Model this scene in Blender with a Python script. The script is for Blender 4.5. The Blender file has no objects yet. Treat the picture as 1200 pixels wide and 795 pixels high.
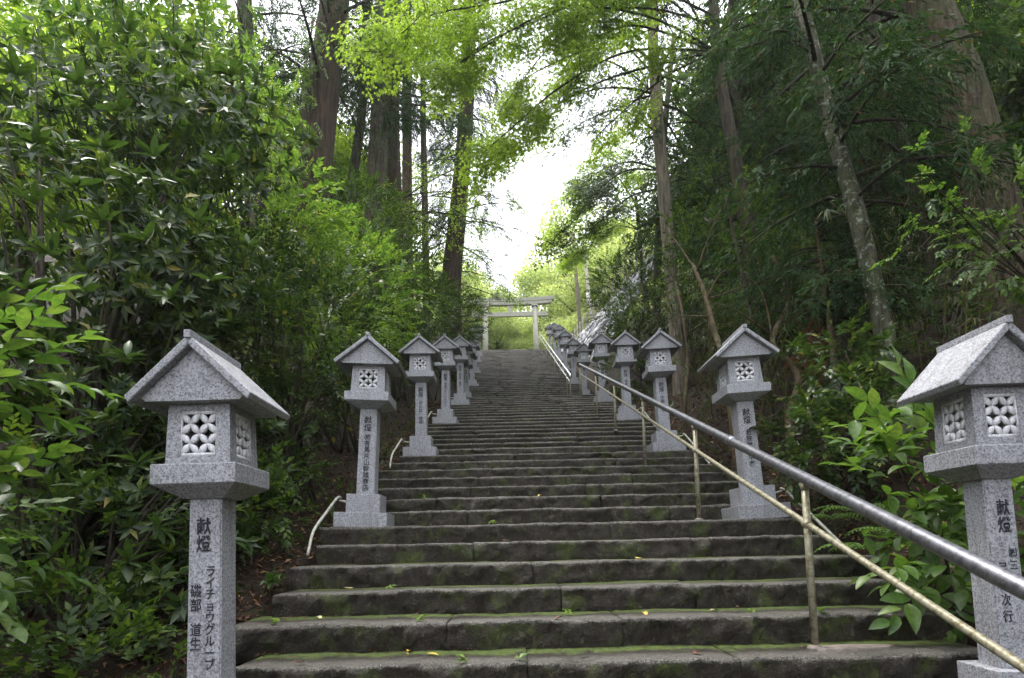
import bpy, bmesh, math, random
import numpy as np
from mathutils import Vector, Matrix, noise as mnoise
random.seed(7); RNG = np.random.default_rng(7)
scene = bpy.context.scene
COL = scene.collection
PI = math.pi

# ------------------------------------------------------------------ camera
EYE = 1.72
F = 690.0; CX, CY = 603.0, 580.0
PITCH = math.radians(5.0); ROLL = math.radians(-1.2)
cam_data = bpy.data.cameras.new('camera'); cam = bpy.data.objects.new('camera', cam_data); COL.objects.link(cam)
cam_data.sensor_width = 36; cam_data.lens = F/1200*36
cam_data.shift_y = (CY-397.5)/1200; cam_data.shift_x = -(CX-600)/1200
cam_data.clip_start = .05; cam_data.clip_end = 1000
CM = Matrix.Rotation(PI/2+PITCH, 4, 'X') @ Matrix.Rotation(ROLL, 4, 'Z')
cam.matrix_world = Matrix.Translation((0, 0, EYE)) @ CM
cam_data.dof.use_dof = True; cam_data.dof.focus_distance = 6.5; cam_data.dof.aperture_fstop = 9
scene.camera = cam
R3 = CM.to_3x3()
def P(u, v, d):
    """the place d metres up the hill that the photograph shows at u, v"""
    w = R3 @ Vector(((u-CX)/F, -(v-CY)/F, -1))
    w = w*(d/w.y)
    return Vector((w.x, w.y, w.z+EYE))

# ------------------------------------------------------------------ world and sun
SUN_EL, SUN_AZ = math.radians(70), math.radians(-50)      # behind the trees, up the hill and to the left
world = bpy.data.worlds.new('World'); scene.world = world; world.use_nodes = True
wn = world.node_tree; wn.nodes.clear()
sky = wn.nodes.new('ShaderNodeTexSky'); sky.sky_type = 'NISHITA'; sky.sun_disc = False
sky.sun_elevation = SUN_EL; sky.sun_rotation = SUN_AZ; sky.air_density = 1; sky.dust_density = 4
b1 = wn.nodes.new('ShaderNodeBackground'); b1.inputs[1].default_value = .06
wn.links.new(sky.outputs[0], b1.inputs[0])
b2 = wn.nodes.new('ShaderNodeBackground'); b2.inputs[0].default_value = (.97, .985, 1, 1); b2.inputs[1].default_value = 1.2
add = wn.nodes.new('ShaderNodeAddShader'); wo = wn.nodes.new('ShaderNodeOutputWorld')
wn.links.new(b1.outputs[0], add.inputs[0]); wn.links.new(b2.outputs[0], add.inputs[1]); wn.links.new(add.outputs[0], wo.inputs[0])
sd = bpy.data.lights.new('sun', 'SUN'); sd.energy = 1.5; sd.angle = math.radians(14); sd.color = (1, .97, .92)
sun = bpy.data.objects.new('sun', sd); COL.objects.link(sun)
sdir = Vector((math.sin(SUN_AZ)*math.cos(SUN_EL), math.cos(SUN_AZ)*math.cos(SUN_EL), math.sin(SUN_EL)))
sun.rotation_euler = sdir.to_track_quat('Z', 'Y').to_euler()
scene.view_settings.view_transform = 'Standard'; scene.view_settings.look = 'None'
scene.view_settings.exposure = 1.42; scene.view_settings.gamma = 1
scene.render.engine = 'CYCLES'
cy = scene.cycles
cy.max_bounces = 7; cy.diffuse_bounces = 4; cy.glossy_bounces = 2; cy.transmission_bounces = 4; cy.transparent_max_bounces = 4
cy.volume_bounces = 1; cy.caustics_reflective = False; cy.caustics_refractive = False
cy.use_adaptive_sampling = True; cy.adaptive_threshold = .02; cy.use_denoising = True; cy.sample_clamp_indirect = 6

# ------------------------------------------------------------------ materials
def newmat(name):
    m = bpy.data.materials.new(name); m.use_nodes = True
    nt = m.node_tree; nt.nodes.clear()
    out = nt.nodes.new('ShaderNodeOutputMaterial')
    return m, nt, out
def N(nt, t, **kw):
    n = nt.nodes.new(t)
    for k, v in kw.items():
        if k.startswith('i_'):
            n.inputs[k[2:].replace('_', ' ')].default_value = v
        else: setattr(n, k, v)
    return n
def ramp(nt, fac, stops, interp='LINEAR'):
    r = N(nt, 'ShaderNodeValToRGB'); r.color_ramp.interpolation = interp
    e = r.color_ramp.elements
    while len(e) < len(stops): e.new(.5)
    for k, (p, c) in enumerate(stops):
        e[k].position = p; e[k].color = (*c, 1) if len(c) == 3 else c
    nt.links.new(fac, r.inputs[0]); return r.outputs[0]
def mix(nt, fac, a, b, mode='MIX'):
    m = N(nt, 'ShaderNodeMix', data_type='RGBA', blend_type=mode)
    for s, v in ((m.inputs[0], fac), (m.inputs[6], a), (m.inputs[7], b)):
        if isinstance(v, (int, float)): s.default_value = v
        elif isinstance(v, tuple): s.default_value = (*v, 1)
        else: nt.links.new(v, s)
    return m.outputs[2]
def mth(nt, op, a, b=None, clamp=False):
    m = N(nt, 'ShaderNodeMath', operation=op, use_clamp=clamp)
    for k, v in enumerate((a, b)):
        if v is None: continue
        if isinstance(v, (int, float)): m.inputs[k].default_value = v
        else: nt.links.new(v, m.inputs[k])
    return m.outputs[0]
def smooth(nt, v, lo, hi):
    m = N(nt, 'ShaderNodeMapRange', interpolation_type='SMOOTHSTEP'); nt.links.new(v, m.inputs[0])
    m.inputs[1].default_value = lo; m.inputs[2].default_value = hi
    return m.outputs[0]
def noise(nt, vec, scale, detail=4, rough=.55, dist=0):
    n = N(nt, 'ShaderNodeTexNoise'); n.inputs['Scale'].default_value = scale; n.inputs['Detail'].default_value = detail
    n.inputs['Roughness'].default_value = rough; n.inputs['Distortion'].default_value = dist
    nt.links.new(vec, n.inputs['Vector']); return n.outputs[0]
def local_vec(nt):
    """object coordinates moved by where the object stands, so alike pieces differ"""
    tc = N(nt, 'ShaderNodeTexCoord'); oi = N(nt, 'ShaderNodeObjectInfo')
    a = N(nt, 'ShaderNodeVectorMath', operation='ADD')
    nt.links.new(tc.outputs['Object'], a.inputs[0]); nt.links.new(oi.outputs['Location'], a.inputs[1])
    return a.outputs[0], tc.outputs['Object'], oi.outputs['Random']
def world_vec(nt):
    return N(nt, 'ShaderNodeNewGeometry').outputs['Position']
def finish(nt, out, color, rough=.6, spec=.4, bump=None, bstr=.3, bdist=.01, metal=0):
    p = N(nt, 'ShaderNodeBsdfPrincipled')
    for k, v in (('Base Color', color), ('Roughness', rough), ('Specular IOR Level', spec), ('Metallic', metal)):
        if isinstance(v, (int, float)): p.inputs[k].default_value = v
        elif isinstance(v, tuple): p.inputs[k].default_value = (*v, 1)
        else: nt.links.new(v, p.inputs[k])
    if bump is not None:
        b = N(nt, 'ShaderNodeBump'); b.inputs['Strength'].default_value = bstr; b.inputs['Distance'].default_value = bdist
        nt.links.new(bump, b.inputs['Height']); nt.links.new(b.outputs[0], p.inputs['Normal'])
    nt.links.new(p.outputs[0], out.inputs[0]); return p

def granite(name, dark, light, tint=1, rough=.55):
    m, nt, out = newmat(name)
    v = world_vec(nt)
    a = noise(nt, v, 95, 3, .7); b = noise(nt, v, 210, 2, .6); c = noise(nt, v, 3.5, 4, .6)
    f = mth(nt, 'ADD', mth(nt, 'MULTIPLY', a, .65), mth(nt, 'MULTIPLY', b, .35))
    col = ramp(nt, f, [(.36, dark), (.47, tuple(.5*(x+y) for x, y in zip(dark, light))), (.56, light)])
    col = mix(nt, smooth(nt, c, .35, .75), col, mix(nt, .8, col, (.82, .82, .80), 'MULTIPLY'))
    st = noise(nt, v, 9, 5, .7)
    col = mix(nt, mth(nt, 'MULTIPLY', smooth(nt, st, .55, .8), .35), col, (.09, .095, .07))
    mp = N(nt, 'ShaderNodeMapping'); mp.inputs['Scale'].default_value = (26, 26, 2.2); nt.links.new(v, mp.inputs[0])
    sk = noise(nt, mp.outputs[0], 1, 4, .6)
    col = mix(nt, mth(nt, 'MULTIPLY', smooth(nt, sk, .50, .72), .42), col, (.10, .10, .085))
    ms = noise(nt, v, 17, 6, .75)
    tp = N(nt, 'ShaderNodeNewGeometry'); sn = N(nt, 'ShaderNodeSeparateXYZ'); nt.links.new(tp.outputs['Normal'], sn.inputs[0])
    col = mix(nt, mth(nt, 'MULTIPLY', smooth(nt, ms, .52, .66), mth(nt, 'MULTIPLY', smooth(nt, sn.outputs[2], .3, .8), .75)), col, (.075, .08, .05))
    finish(nt, out, col, rough, .35, f, .12, .004)
    return m
M = {}
M['granite'] = granite('granite', (.07, .072, .084), (.41, .412, .45))
M['granite_pale'] = granite('granite_pale', (.48, .485, .52), (.80, .80, .84))
M['torii_stone'] = granite('torii_stone', (.28, .27, .22), (.50, .485, .41))

def ink():
    m, nt, out = newmat('engraved_ink'); n = noise(nt, world_vec(nt), 130, 3, .7)
    finish(nt, out, ramp(nt, n, [(.5, (.014, .016, .024)), (.68, (.13, .13, .15))]), .7, .25); return m
M['ink'] = ink()

def step_mat():
    m, nt, out = newmat('old_step_stone')
    v, o, r = local_vec(nt)
    sep = N(nt, 'ShaderNodeSeparateXYZ'); nt.links.new(o, sep.inputs[0])
    y, z = sep.outputs[1], sep.outputs[2]
    n1 = noise(nt, v, 6, 6, .65); n2 = noise(nt, v, 28, 7, .8); n3 = noise(nt, v, 120, 3, .75); n4 = noise(nt, v, 2.2, 5, .6)
    gran = ramp(nt, n3, [(.38, (.03, .03, .03)), (.5, (.092, .082, .070)), (.62, (.30, .28, .25))])
    grime_shade = ramp(nt, n2, [(.3, (.006, .0045, .003)), (.52, (.020, .0145, .009)), (.72, (.068, .050, .032))])  # dirt colour, also taken down to carry the shade of the risers
    # wear along the front top edge, with its lit lip painted in too
    zz = mth(nt, 'ADD', z, mth(nt, 'MULTIPLY', mth(nt, 'SUBTRACT', n2, .5), .07))
    top = smooth(nt, zz, -.024, -.008)
    yy = mth(nt, 'ADD', y, mth(nt, 'MULTIPLY', mth(nt, 'SUBTRACT', n1, .5), .25))
    back = smooth(nt, yy, .09, .24)
    worn_lit = mth(nt, 'MULTIPLY', top, mth(nt, 'SUBTRACT', 1, back), True)
    worn_lit = mth(nt, 'MULTIPLY', worn_lit, smooth(nt, mth(nt, 'ADD', n4, mth(nt, 'MULTIPLY', n2, .35)), .38, .62), True)
    fl = smooth(nt, noise(nt, v, 52, 4, .8), .56, .66)
    grime_shade = mix(nt, mth(nt, 'MULTIPLY', fl, .8), grime_shade, (.085, .070, .050))  # lit facets of the rough risers painted as lighter flecks
    col = mix(nt, worn_lit, grime_shade, gran)
    # lichen blotches
    lich = smooth(nt, noise(nt, v, 15, 6, .8, .4), .57, .63)
    col = mix(nt, mth(nt, 'MULTIPLY', lich, .42), col, (.16, .15, .10))
    # moss: at the back of the tread, and in patches on the riser
    mossn = noise(nt, v, 4.5, 6, .7)
    mb = mth(nt, 'MULTIPLY', smooth(nt, mth(nt, 'ADD', yy, mth(nt, 'MULTIPLY', mth(nt, 'SUBTRACT', mossn, .5), .4)), .22, .34), smooth(nt, z, -.03, -.01))
    mr = mth(nt, 'MULTIPLY', smooth(nt, mossn, .50, .66), mth(nt, 'MULTIPLY', mth(nt, 'SUBTRACT', 1, top), .5))
    moss = mth(nt, 'MAXIMUM', mth(nt, 'MULTIPLY', mb, .92), mr)
    mc = ramp(nt, n2, [(.3, (.018, .028, .004)), (.5, (.06, .095, .008)), (.7, (.15, .20, .02))])
    col = mix(nt, moss, col, mc)
    rg = mth(nt, 'ADD', mth(nt, 'MULTIPLY', moss, .3), ramp(nt, n1, [(.35, (.28,)*3), (.7, (.58,)*3)]))
    h = mth(nt, 'ADD', mth(nt, 'MULTIPLY', n2, .7), mth(nt, 'MULTIPLY', n1, .5))
    h = mth(nt, 'ADD', h, mth(nt, 'MULTIPLY', n3, .35))
    finish(nt, out, col, rg, .45, h, 1., .03)
    return m
M['step'] = step_mat()

def earth_mat():
    m, nt, out = newmat('leafy_earth')
    v = world_vec(nt)
    n1 = noise(nt, v, 3, 6, .65); n2 = noise(nt, v, 22, 5, .7)
    col = ramp(nt, n2, [(.3, (.005, .0035, .002)), (.5, (.016, .010, .006)), (.7, (.045, .025, .014))])
    col = mix(nt, smooth(nt, n1, .5, .72), col, (.015, .022, .007))
    finish(nt, out, col, .85, .2, n2, .8, .05); return m
M['earth'] = earth_mat()

def bark(name, dark, light, moss=.2, lich=0., sc=1.):
    m, nt, out = newmat(name)
    tc = N(nt, 'ShaderNodeTexCoord'); mp = N(nt, 'ShaderNodeMapping'); mp.inputs['Scale'].default_value = (9*sc, 9*sc, .9*sc)
    nt.links.new(tc.outputs['Object'], mp.inputs[0])
    n1 = noise(nt, mp.outputs[0], 2.2, 6, .7, .3); n2 = noise(nt, tc.outputs['Object'], 1.7, 5, .65); n3 = noise(nt, tc.outputs['Object'], 14, 5, .7)
    col = ramp(nt, n1, [(.36, dark), (.50, tuple(.45*(a+b) for a, b in zip(dark, light))), (.66, light)])
    col = mix(nt, mth(nt, 'MULTIPLY', smooth(nt, n2, .42, .66), moss), col, (.05, .075, .02))
    if lich: col = mix(nt, mth(nt, 'MULTIPLY', smooth(nt, n3, .55, .62), lich), col, (.34, .38, .30))
    finish(nt, out, col, .85, .2, n1, .9, .03); return m
M['bark_cedar'] = bark('bark_cedar', (.010, .007, .005), (.070, .042, .028), .3)
M['bark_mossy'] = bark('bark_mossy', (.014, .011, .008), (.09, .072, .048), .6, .12)
M['bark_lichen'] = bark('bark_lichen', (.025, .025, .018), (.13, .125, .085), .5, .6)
M['bark_thick'] = bark('bark_thick', (.012, .010, .007), (.11, .08, .052), .35, .10)
M['bark_grey'] = bark('bark_grey', (.07, .058, .046), (.28, .235, .185), .2)
M['bark_dark'] = bark('bark_dark', (.012, .010, .008), (.07, .055, .04), .3)
M['bark_tan'] = bark('bark_tan', (.025, .017, .010), (.15, .105, .062), .4, .25)
M['cane'] = bark('cane', (.04, .032, .014), (.17, .13, .06), .4, 0, .5)

def leaf(name, stops, trans=.38, rough=.38, spec=.5, tboost=1.5, k=1.):
    m, nt, out = newmat(name)
    g = N(nt, 'ShaderNodeNewGeometry')
    stops = [(p, (c[0]*1.10*k, c[1]*.97*k, c[2]*.9*k)) for p, c in stops]
    col = ramp(nt, g.outputs['Random Per Island'], stops)
    bn = noise(nt, g.outputs['Position'], 38, 3, .6)
    col = mix(nt, smooth(nt, bn, .35, .65), mix(nt, 1., col, (.70, .76, .75), 'MULTIPLY'), mix(nt, 1., col, (1.18, 1.14, 1.05), 'MULTIPLY'))
    p = N(nt, 'ShaderNodeBsdfPrincipled'); nt.links.new(col, p.inputs['Base Color'])
    p.inputs['Roughness'].default_value = rough; p.inputs['Specular IOR Level'].default_value = spec
    t = N(nt, 'ShaderNodeBsdfTranslucent')
    tcol = mix(nt, 1.0, col, (tboost*1.06, tboost*1.08, tboost*.60), 'MULTIPLY'); nt.links.new(tcol, t.inputs[0])
    ms = N(nt, 'ShaderNodeMixShader'); ms.inputs[0].default_value = trans
    nt.links.new(p.outputs[0], ms.inputs[1]); nt.links.new(t.outputs[0], ms.inputs[2]); nt.links.new(ms.outputs[0], out.inputs[0])
    return m
M['lf_shrub'] = leaf('leaf_evergreen', [(0, (.022, .055, .016)), (.55, (.045, .10, .028)), (.85, (.09, .16, .035)), (.985, (.15, .23, .045)), (1, (.34, .30, .06))], .32, .38, .42, k=.70)
M['lf_light'] = leaf('leaf_light_green', [(0, (.045, .115, .022)), (.5, (.10, .21, .04)), (1, (.21, .32, .07))], .45, .4, k=.95)
M['lf_hedge'] = leaf('leaf_hedge', [(0, (.025, .06, .015)), (.5, (.055, .12, .025)), (.9, (.11, .20, .035)), (1, (.15, .25, .05))], .36, .45, .35, k=.74)
M['lf_hydrangea'] = leaf('leaf_hydrangea', [(0, (.05, .12, .025)), (.5, (.08, .18, .035)), (1, (.14, .24, .06))], .4, .42, k=.85)
M['lf_maple'] = leaf('leaf_maple', [(0, (.095, .18, .03)), (.5, (.18, .30, .05)), (1, (.31, .43, .09))], .62, .5, .3, 1.8)
M['lf_cedar'] = leaf('leaf_cedar', [(0, (.018, .045, .018)), (.6, (.035, .085, .035)), (.95, (.06, .13, .05)), (1, (.14, .08, .04))], .26, .7, .12, k=.78)
M['lf_bamboo'] = leaf('leaf_bamboo', [(0, (.03, .06, .012)), (.6, (.06, .12, .02)), (.9, (.12, .17, .03)), (1, (.26, .21, .09))], .3, .45, k=.68)
M['lf_far_haze'] = leaf('leaf_far_haze', [(0, (.19, .28, .13)), (.5, (.32, .43, .22)), (1, (.48, .57, .33))], .5, .6, .2, 1.6)  # distance haze put into the leaf colour as a paler green
M['lf_fern'] = leaf('leaf_fern', [(0, (.045, .10, .03)), (1, (.10, .20, .05))], .4, .5, .3)
M['lf_dead'] = leaf('leaf_dead', [(0, (.02, .010, .006)), (.4, (.06, .024, .014)), (.85, (.12, .055, .028)), (1, (.30, .2, .1))], .1, .5, .4)
M['lf_rust'] = leaf('leaf_rust', [(0, (.09, .03, .02)), (1, (.24, .09, .05))], .2, .7, .2)
def flat(name, c, rough=.5, metal=0, bumpn=0, dirt=None, spec=.5, sc=18):
    m, nt, out = newmat(name); v = world_vec(nt); n = noise(nt, v, sc, 5, .65)
    col = mix(nt, smooth(nt, n, .42, .68), c, dirt if dirt else tuple(x*.7 for x in c))
    finish(nt, out, col, rough, spec, n if bumpn else None, bumpn, .004, metal); return m
M['steel'] = flat('rail_steel', (.20, .20, .225), .38, .75, .15, (.10, .10, .11), .5, 30)
M['rail_bright'] = flat('rail_polished_steel', (.80, .80, .84), .22, .9, 0, (.6, .6, .64))
M['rail_old'] = flat('rail_old_galvanised', (.29, .27, .20), .5, .35, .3, (.12, .105, .05), .4, 34)
M['pipe_white'] = flat('pipe_white', (.52, .51, .46), .45, .1, .2, (.26, .25, .18))
M['mortar'] = flat('mortar', (.20, .17, .15), .7, 0, .5, (.10, .085, .07), .3)
M['yellow_leaf'] = flat('yellow_leaf', (.55, .40, .05), .5, 0, 0, (.45, .28, .04))
M['pale_leaf'] = flat('pale_leaf', (.42, .40, .20), .5, 0, 0, (.28, .26, .10))
M['rock'] = flat('pale_rock', (.42, .42, .45), .6, 0, .8, (.16, .16, .17), .4, 5)
M['fence_stone'] = flat('fence_stone', (.50, .47, .40), .7, 0, .4, (.28, .26, .21), .3, 9)

# ------------------------------------------------------------------ helpers
def mesh_np(name, V, T, smooth_=False):
    me = bpy.data.meshes.new(name); V = np.asarray(V, np.float32); T = np.asarray(T, np.int32)
    k = T.shape[1]
    me.vertices.add(len(V)); me.vertices.foreach_set('co', V.ravel())
    me.loops.add(T.size); me.loops.foreach_set('vertex_index', T.ravel())
    me.polygons.add(len(T)); me.polygons.foreach_set('loop_start', np.arange(0, T.size, k, dtype=np.int32))
    me.polygons.foreach_set('loop_total', np.full(len(T), k, np.int32))
    if smooth_: me.polygons.foreach_set('use_smooth', np.ones(len(T), bool))
    me.update(calc_edges=True); return me
def link(name, me, mat, parent=None, loc=None, kind=None):
    o = bpy.data.objects.new(name, me); COL.objects.link(o)
    if me is not None and mat is not None and len(me.materials) == 0: me.materials.append(mat)
    if parent is not None: o.parent = parent
    if loc is not None: o.location = loc
    if kind: o['kind'] = kind
    return o
def tag(o, label=None, cat=None, group=None, kind=None):
    if label: o['label'] = label
    if cat: o['category'] = cat
    if group: o['group'] = group
    if kind: o['kind'] = kind
    return o
def thing(name, loc, label, cat, group=None, rz=0):
    o = bpy.data.objects.new(name, None); COL.objects.link(o); o.location = loc; o.rotation_euler = (0, 0, rz)
    o.empty_display_size = .1
    return tag(o, label, cat, group)
def box_bm(bm, x0, x1, y0, y1, z0, z1, bevel=0):
    r = bmesh.ops.create_cube(bm, size=1); vs = r['verts']
    for v in vs:
        v.co = Vector(((x0+x1)/2+v.co.x*(x1-x0), (y0+y1)/2+v.co.y*(y1-y0), (z0+z1)/2+v.co.z*(z1-z0)))
    if bevel:
        es = list({e for v in vs for e in v.link_edges})
        bmesh.ops.bevel(bm, geom=es, offset=bevel, segments=2, affect='EDGES', profile=.7)
def bm_mesh(bm, name, sm=False):
    bmesh.ops.recalc_face_normals(bm, faces=bm.faces)
    me = bpy.data.meshes.new(name); bm.to_mesh(me); bm.free()
    if sm:
        for p in me.polygons: p.use_smooth = True
    return me
def frusta_bm(bm, rings):
    """closed solid through rectangular rings (hx, hy, z)"""
    prev = None
    for hx, hy, z in rings:
        r = [bm.verts.new((sx*hx, sy*hy, z)) for sx, sy in ((-1, -1), (1, -1), (1, 1), (-1, 1))]
        if prev is None: bm.faces.new(r[::-1])
        else:
            for i in range(4): bm.faces.new((prev[i], prev[(i+1) % 4], r[(i+1) % 4], r[i]))
        prev = r
    bm.faces.new(prev)
def tube_np(pts, rad, sides=8, rough=0., seed=0):
    """V, T(quads->tris) of a tapered tube along pts"""
    pts = np.asarray([tuple(p) for p in pts], float); n = len(pts)
    rad = np.broadcast_to(np.asarray(rad, float), (n,))
    tan = np.gradient(pts, axis=0); tan /= np.linalg.norm(tan, axis=1)[:, None]+1e-9
    ref = np.array([1., .13, .07]) if abs(tan[0][0]) < .8 else np.array([0, 0, 1.])
    V = []; prev = None
    ang = np.linspace(0, 2*PI, sides, endpoint=False)
    rs = np.random.default_rng(seed)
    ph = rs.uniform(0, 6, 6)
    for i in range(n):
        a = ref - tan[i]*np.dot(ref, tan[i]) if prev is None else prev - tan[i]*np.dot(prev, tan[i])
        a /= np.linalg.norm(a); b = np.cross(tan[i], a); prev = a
        rr = np.ones(sides)
        if rough: rr = 1+rough*(np.sin(ang*3+ph[0]+i*.11)*.5+np.sin(ang*7+ph[1]-i*.17)*.3+np.sin(ang*11+ph[2]+i*.3)*.25+rs.normal(0, .25, sides))
        V.append(pts[i]+rad[i]*rr[:, None]*(np.cos(ang)[:, None]*a+np.sin(ang)[:, None]*b))
    V = np.concatenate(V+[pts[:1], pts[-1:]])
    T = []
    for i in range(n-1):
        for j in range(sides):
            a, b = i*sides+j, i*sides+(j+1) % sides
            T += [(a, b, b+sides), (a, b+sides, a+sides)]
    c0, c1 = n*sides, n*sides+1
    for j in range(sides):
        T.append((c0, (j+1) % sides, j)); T.append((c1, (n-1)*sides+j, (n-1)*sides+(j+1) % sides))
    return V, np.array(T)
class Acc:
    def __init__(s): s.V = []; s.T = []; s.n = 0
    def add(s, V, T):
        if len(V) == 0: return
        s.V.append(np.asarray(V, np.float32)); s.T.append(np.asarray(T, np.int32)+s.n); s.n += len(V)
    def tube(s, *a, **k): s.add(*tube_np(*a, **k))
    def mesh(s, name, origin=(0, 0, 0), sm=False):
        V = np.concatenate(s.V)-np.asarray(tuple(origin), np.float32)
        return mesh_np(name, V, np.concatenate(s.T), sm)
def bez(p0, p1, p2, p3, n):
    t = np.linspace(0, 1, n)[:, None]; p0, p1, p2, p3 = (np.asarray(tuple(p), float) for p in (p0, p1, p2, p3))
    return (1-t)**3*p0+3*(1-t)**2*t*p1+3*(1-t)*t*t*p2+t**3*p3
def spline(pts, n):
    """smooth polyline through the points"""
    pts = np.asarray([tuple(p) for p in pts], float)
    k = np.vstack([2*pts[0]-pts[1], pts, 2*pts[-1]-pts[-2]]); out = []
    m = len(pts)-1; per = max(2, n//m)
    for i in range(m):
        a, b, c, d = k[i:i+4]
        for t in np.linspace(0, 1, per, endpoint=False):
            out.append(.5*((2*b)+(c-a)*t+(2*a-5*b+4*c-d)*t*t+(-a+3*b-3*c+d)*t**3))
    out.append(pts[-1]); return np.array(out)

# ------------------------------------------------------------------ the lie of the land
T1, RIS = .437, .16
Y0, Z0 = 3.1, EYE-.6                         # front edge and top of step 0
T2 = .353; YL = Y0+30*T1; ZL = Z0+30*RIS+0.0   # landing
YF2 = YL+1.4; NF2 = 43; YTOP = YF2+(NF2-1)*T2; ZTOP = ZL+NF2*RIS
def step1(n): return Y0+n*T1, Z0+n*RIS
def step2(m): return YF2+(m-1)*T2, ZL+m*RIS
def prof(y):
    if y < Y0-7*T1: return 0.
    if y < YL: return Z0+(y-Y0)*RIS/T1
    if y < YF2: return ZL
    if y < YTOP: return ZL+RIS+(y-YF2)*RIS/T2
    return ZTOP
def tread_z(y):
    if y < Y0-6*T1: return 0.
    if y < YL: return Z0+math.floor((y-Y0)/T1+1e-6)*RIS
    if y < YF2: return ZL
    return min(ZTOP, ZL+(math.floor((y-YF2)/T2+1e-6)+1)*RIS)
XL, XR = -1.68, 2.62
def ground(x, y):
    p = prof(y)
    if (XL-.05 < x < XR+.05 and y > 3.0) or (-1.15 < x < 1.95):
        return p-.30 if y < YTOP+.3 else ZTOP-.02
    w = mnoise.noise(Vector((x*.5, y*.5, 0)))*.22+mnoise.noise(Vector((x*1.7, y*1.7, 5)))*.07
    if x < 0:
        s = XL-x
        g = p-.16+.10*min(s, 2)+max(0, min(1, (y-5)/4))*min(max(s-.6, 0)*.5, 2.0)
        w *= min(1, s*.8)
    else:
        s = x-XR
        up = min(s*.6, 2.4)
        k = max(0, min(1, (y-21)/6))
        up2 = max(ZTOP-.1-p, .4)*max(0, min(1, s/4.0))
        g = p-.16+up*(1-k)+up2*k
        w *= min(1, s*.8)
    if y > YTOP+1 and abs(x) > 3: g = max(g, ZTOP-.02)
    if y > 42: g += (y-42)*.42
    if abs(x) > 14: g += (abs(x)-14)*.45  # side slopes raised to block low sky light
    return g+w
xs = np.unique(np.concatenate([np.linspace(-120, -12, 16), np.linspace(-12, -1.8, 42), np.array([-1.73, XL-.04, XL, 0, XR, XR+.04, 2.7]), np.linspace(2.8, 13, 42), np.linspace(13, 120, 16)]))
ys = np.unique(np.concatenate([np.linspace(-60, 0, 12), np.linspace(0, 36, 130), np.linspace(36, 60, 20), np.linspace(60, 220, 16)]))
GV = [(x, y, ground(x, y)) for y in ys for x in xs]
nx = len(xs); GT = [(j*nx+i, j*nx+i+1, (j+1)*nx+i+1, (j+1)*nx+i) for j in range(len(ys)-1) for i in range(nx-1)]
link('ground', mesh_np('ground', GV, GT, True), M['earth'], kind='structure')

# ------------------------------------------------------------------ stone stairs
stairs = bpy.data.objects.new('stone_stairs', None); COL.objects.link(stairs); stairs['kind'] = 'structure'
def stone(x0, x1, y, z, depth, detail, seed, h=RIS):
    rs = random.Random(seed)
    w = x1-x0
    if detail == 2: dx, prof_pts = .028, [(.02, -h-.06), (.0, -h+.0), (0, -h*.78), (0, -h*.56), (0, -h*.34), (.0, -.03), (.002, -.010), (.010, -.001), (.06, 0), (.12, 0), (.20, 0), (.28, 0), (.36, 0), (depth, 0), (depth, -h-.06)]
    elif detail == 1: dx, prof_pts = .10, [(.03, -h-.04), (.026, -h*.62), (.010, -.062), (0, -.035), (.004, -.004), (.05, 0), (.2, 0), (depth, 0), (depth, -h-.04)]
    else: dx, prof_pts = .35, [(.07, -h-.03), (.06, -.085), (0, -.04), (0, -.008), (.012, 0), (depth, 0), (depth, -h-.03)]
    n = max(3, int(w/dx)+1); V = []; m = len(prof_pts)
    off = Vector((seed*3.17 % 50, seed*1.3 % 37, 0)); chip = rs.uniform(.8, 1.35)
    tilt = rs.uniform(-.005, .005); push = rs.uniform(-.006, .006); dz0 = rs.uniform(-.003, .002)
    for i in range(n):
        u = i/(n-1); x = u*w
        endr = min(x, w-x); rnd = max(0, 1-endr/.03) if detail else 0
        for k, (py, pz) in enumerate(prof_pts):
            q = Vector((x, py, pz))+off
            front = py < .1 and k < m-1
            if detail:
                a = mnoise.noise(q*Vector((3.2, 3.2, 3.2)).x)*.02+mnoise.noise(q*11)*.018+(mnoise.noise(q*27)*.012+mnoise.noise(q*55)*.005 if detail == 2 else 0)
                c = mnoise.noise(Vector((x*2.1, 7.7, 0))+off)*.012
            else: a = c = mnoise.noise(q*2)*.012
            if front:
                low = min(1, -pz/.05) if pz < 0 else 0
                yy = py+push+(a*1.5*chip)*(.45+.55*low)+c
                zz = pz+(a*.45 if pz > -h else 0)+c*.5
            else: yy = py+push*.2; zz = pz+(a*.25+c*.5 if k < m-1 else 0)
            if rnd and pz > -.05 and k < m-2: zz -= rnd*.006
            if rnd and front: yy += rnd*.007
            V.append((x+(rnd*0), yy, zz+dz0+tilt*(u-.5)))
    T = []
    for i in range(n-1):
        for k in range(m):
            k2 = (k+1) % m
            T.append((i*m+k, (i+1)*m+k, (i+1)*m+k2, i*m+k2))
    me = mesh_np('step_stone', V, T, True)
    # caps
    bm = bmesh.new(); bm.from_mesh(me); bm.verts.ensure_lookup_table()
    f0 = bm.faces.new([bm.verts[k] for k in range(m)]); f1 = bm.faces.new([bm.verts[(n-1)*m+k] for k in range(m-1, -1, -1)])
    bmesh.ops.recalc_face_normals(bm, faces=bm.faces); bm.to_mesh(me); bm.free()
    link('step_stone', me, M['step'], stairs, (x0, y, z))
seed = 1
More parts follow.
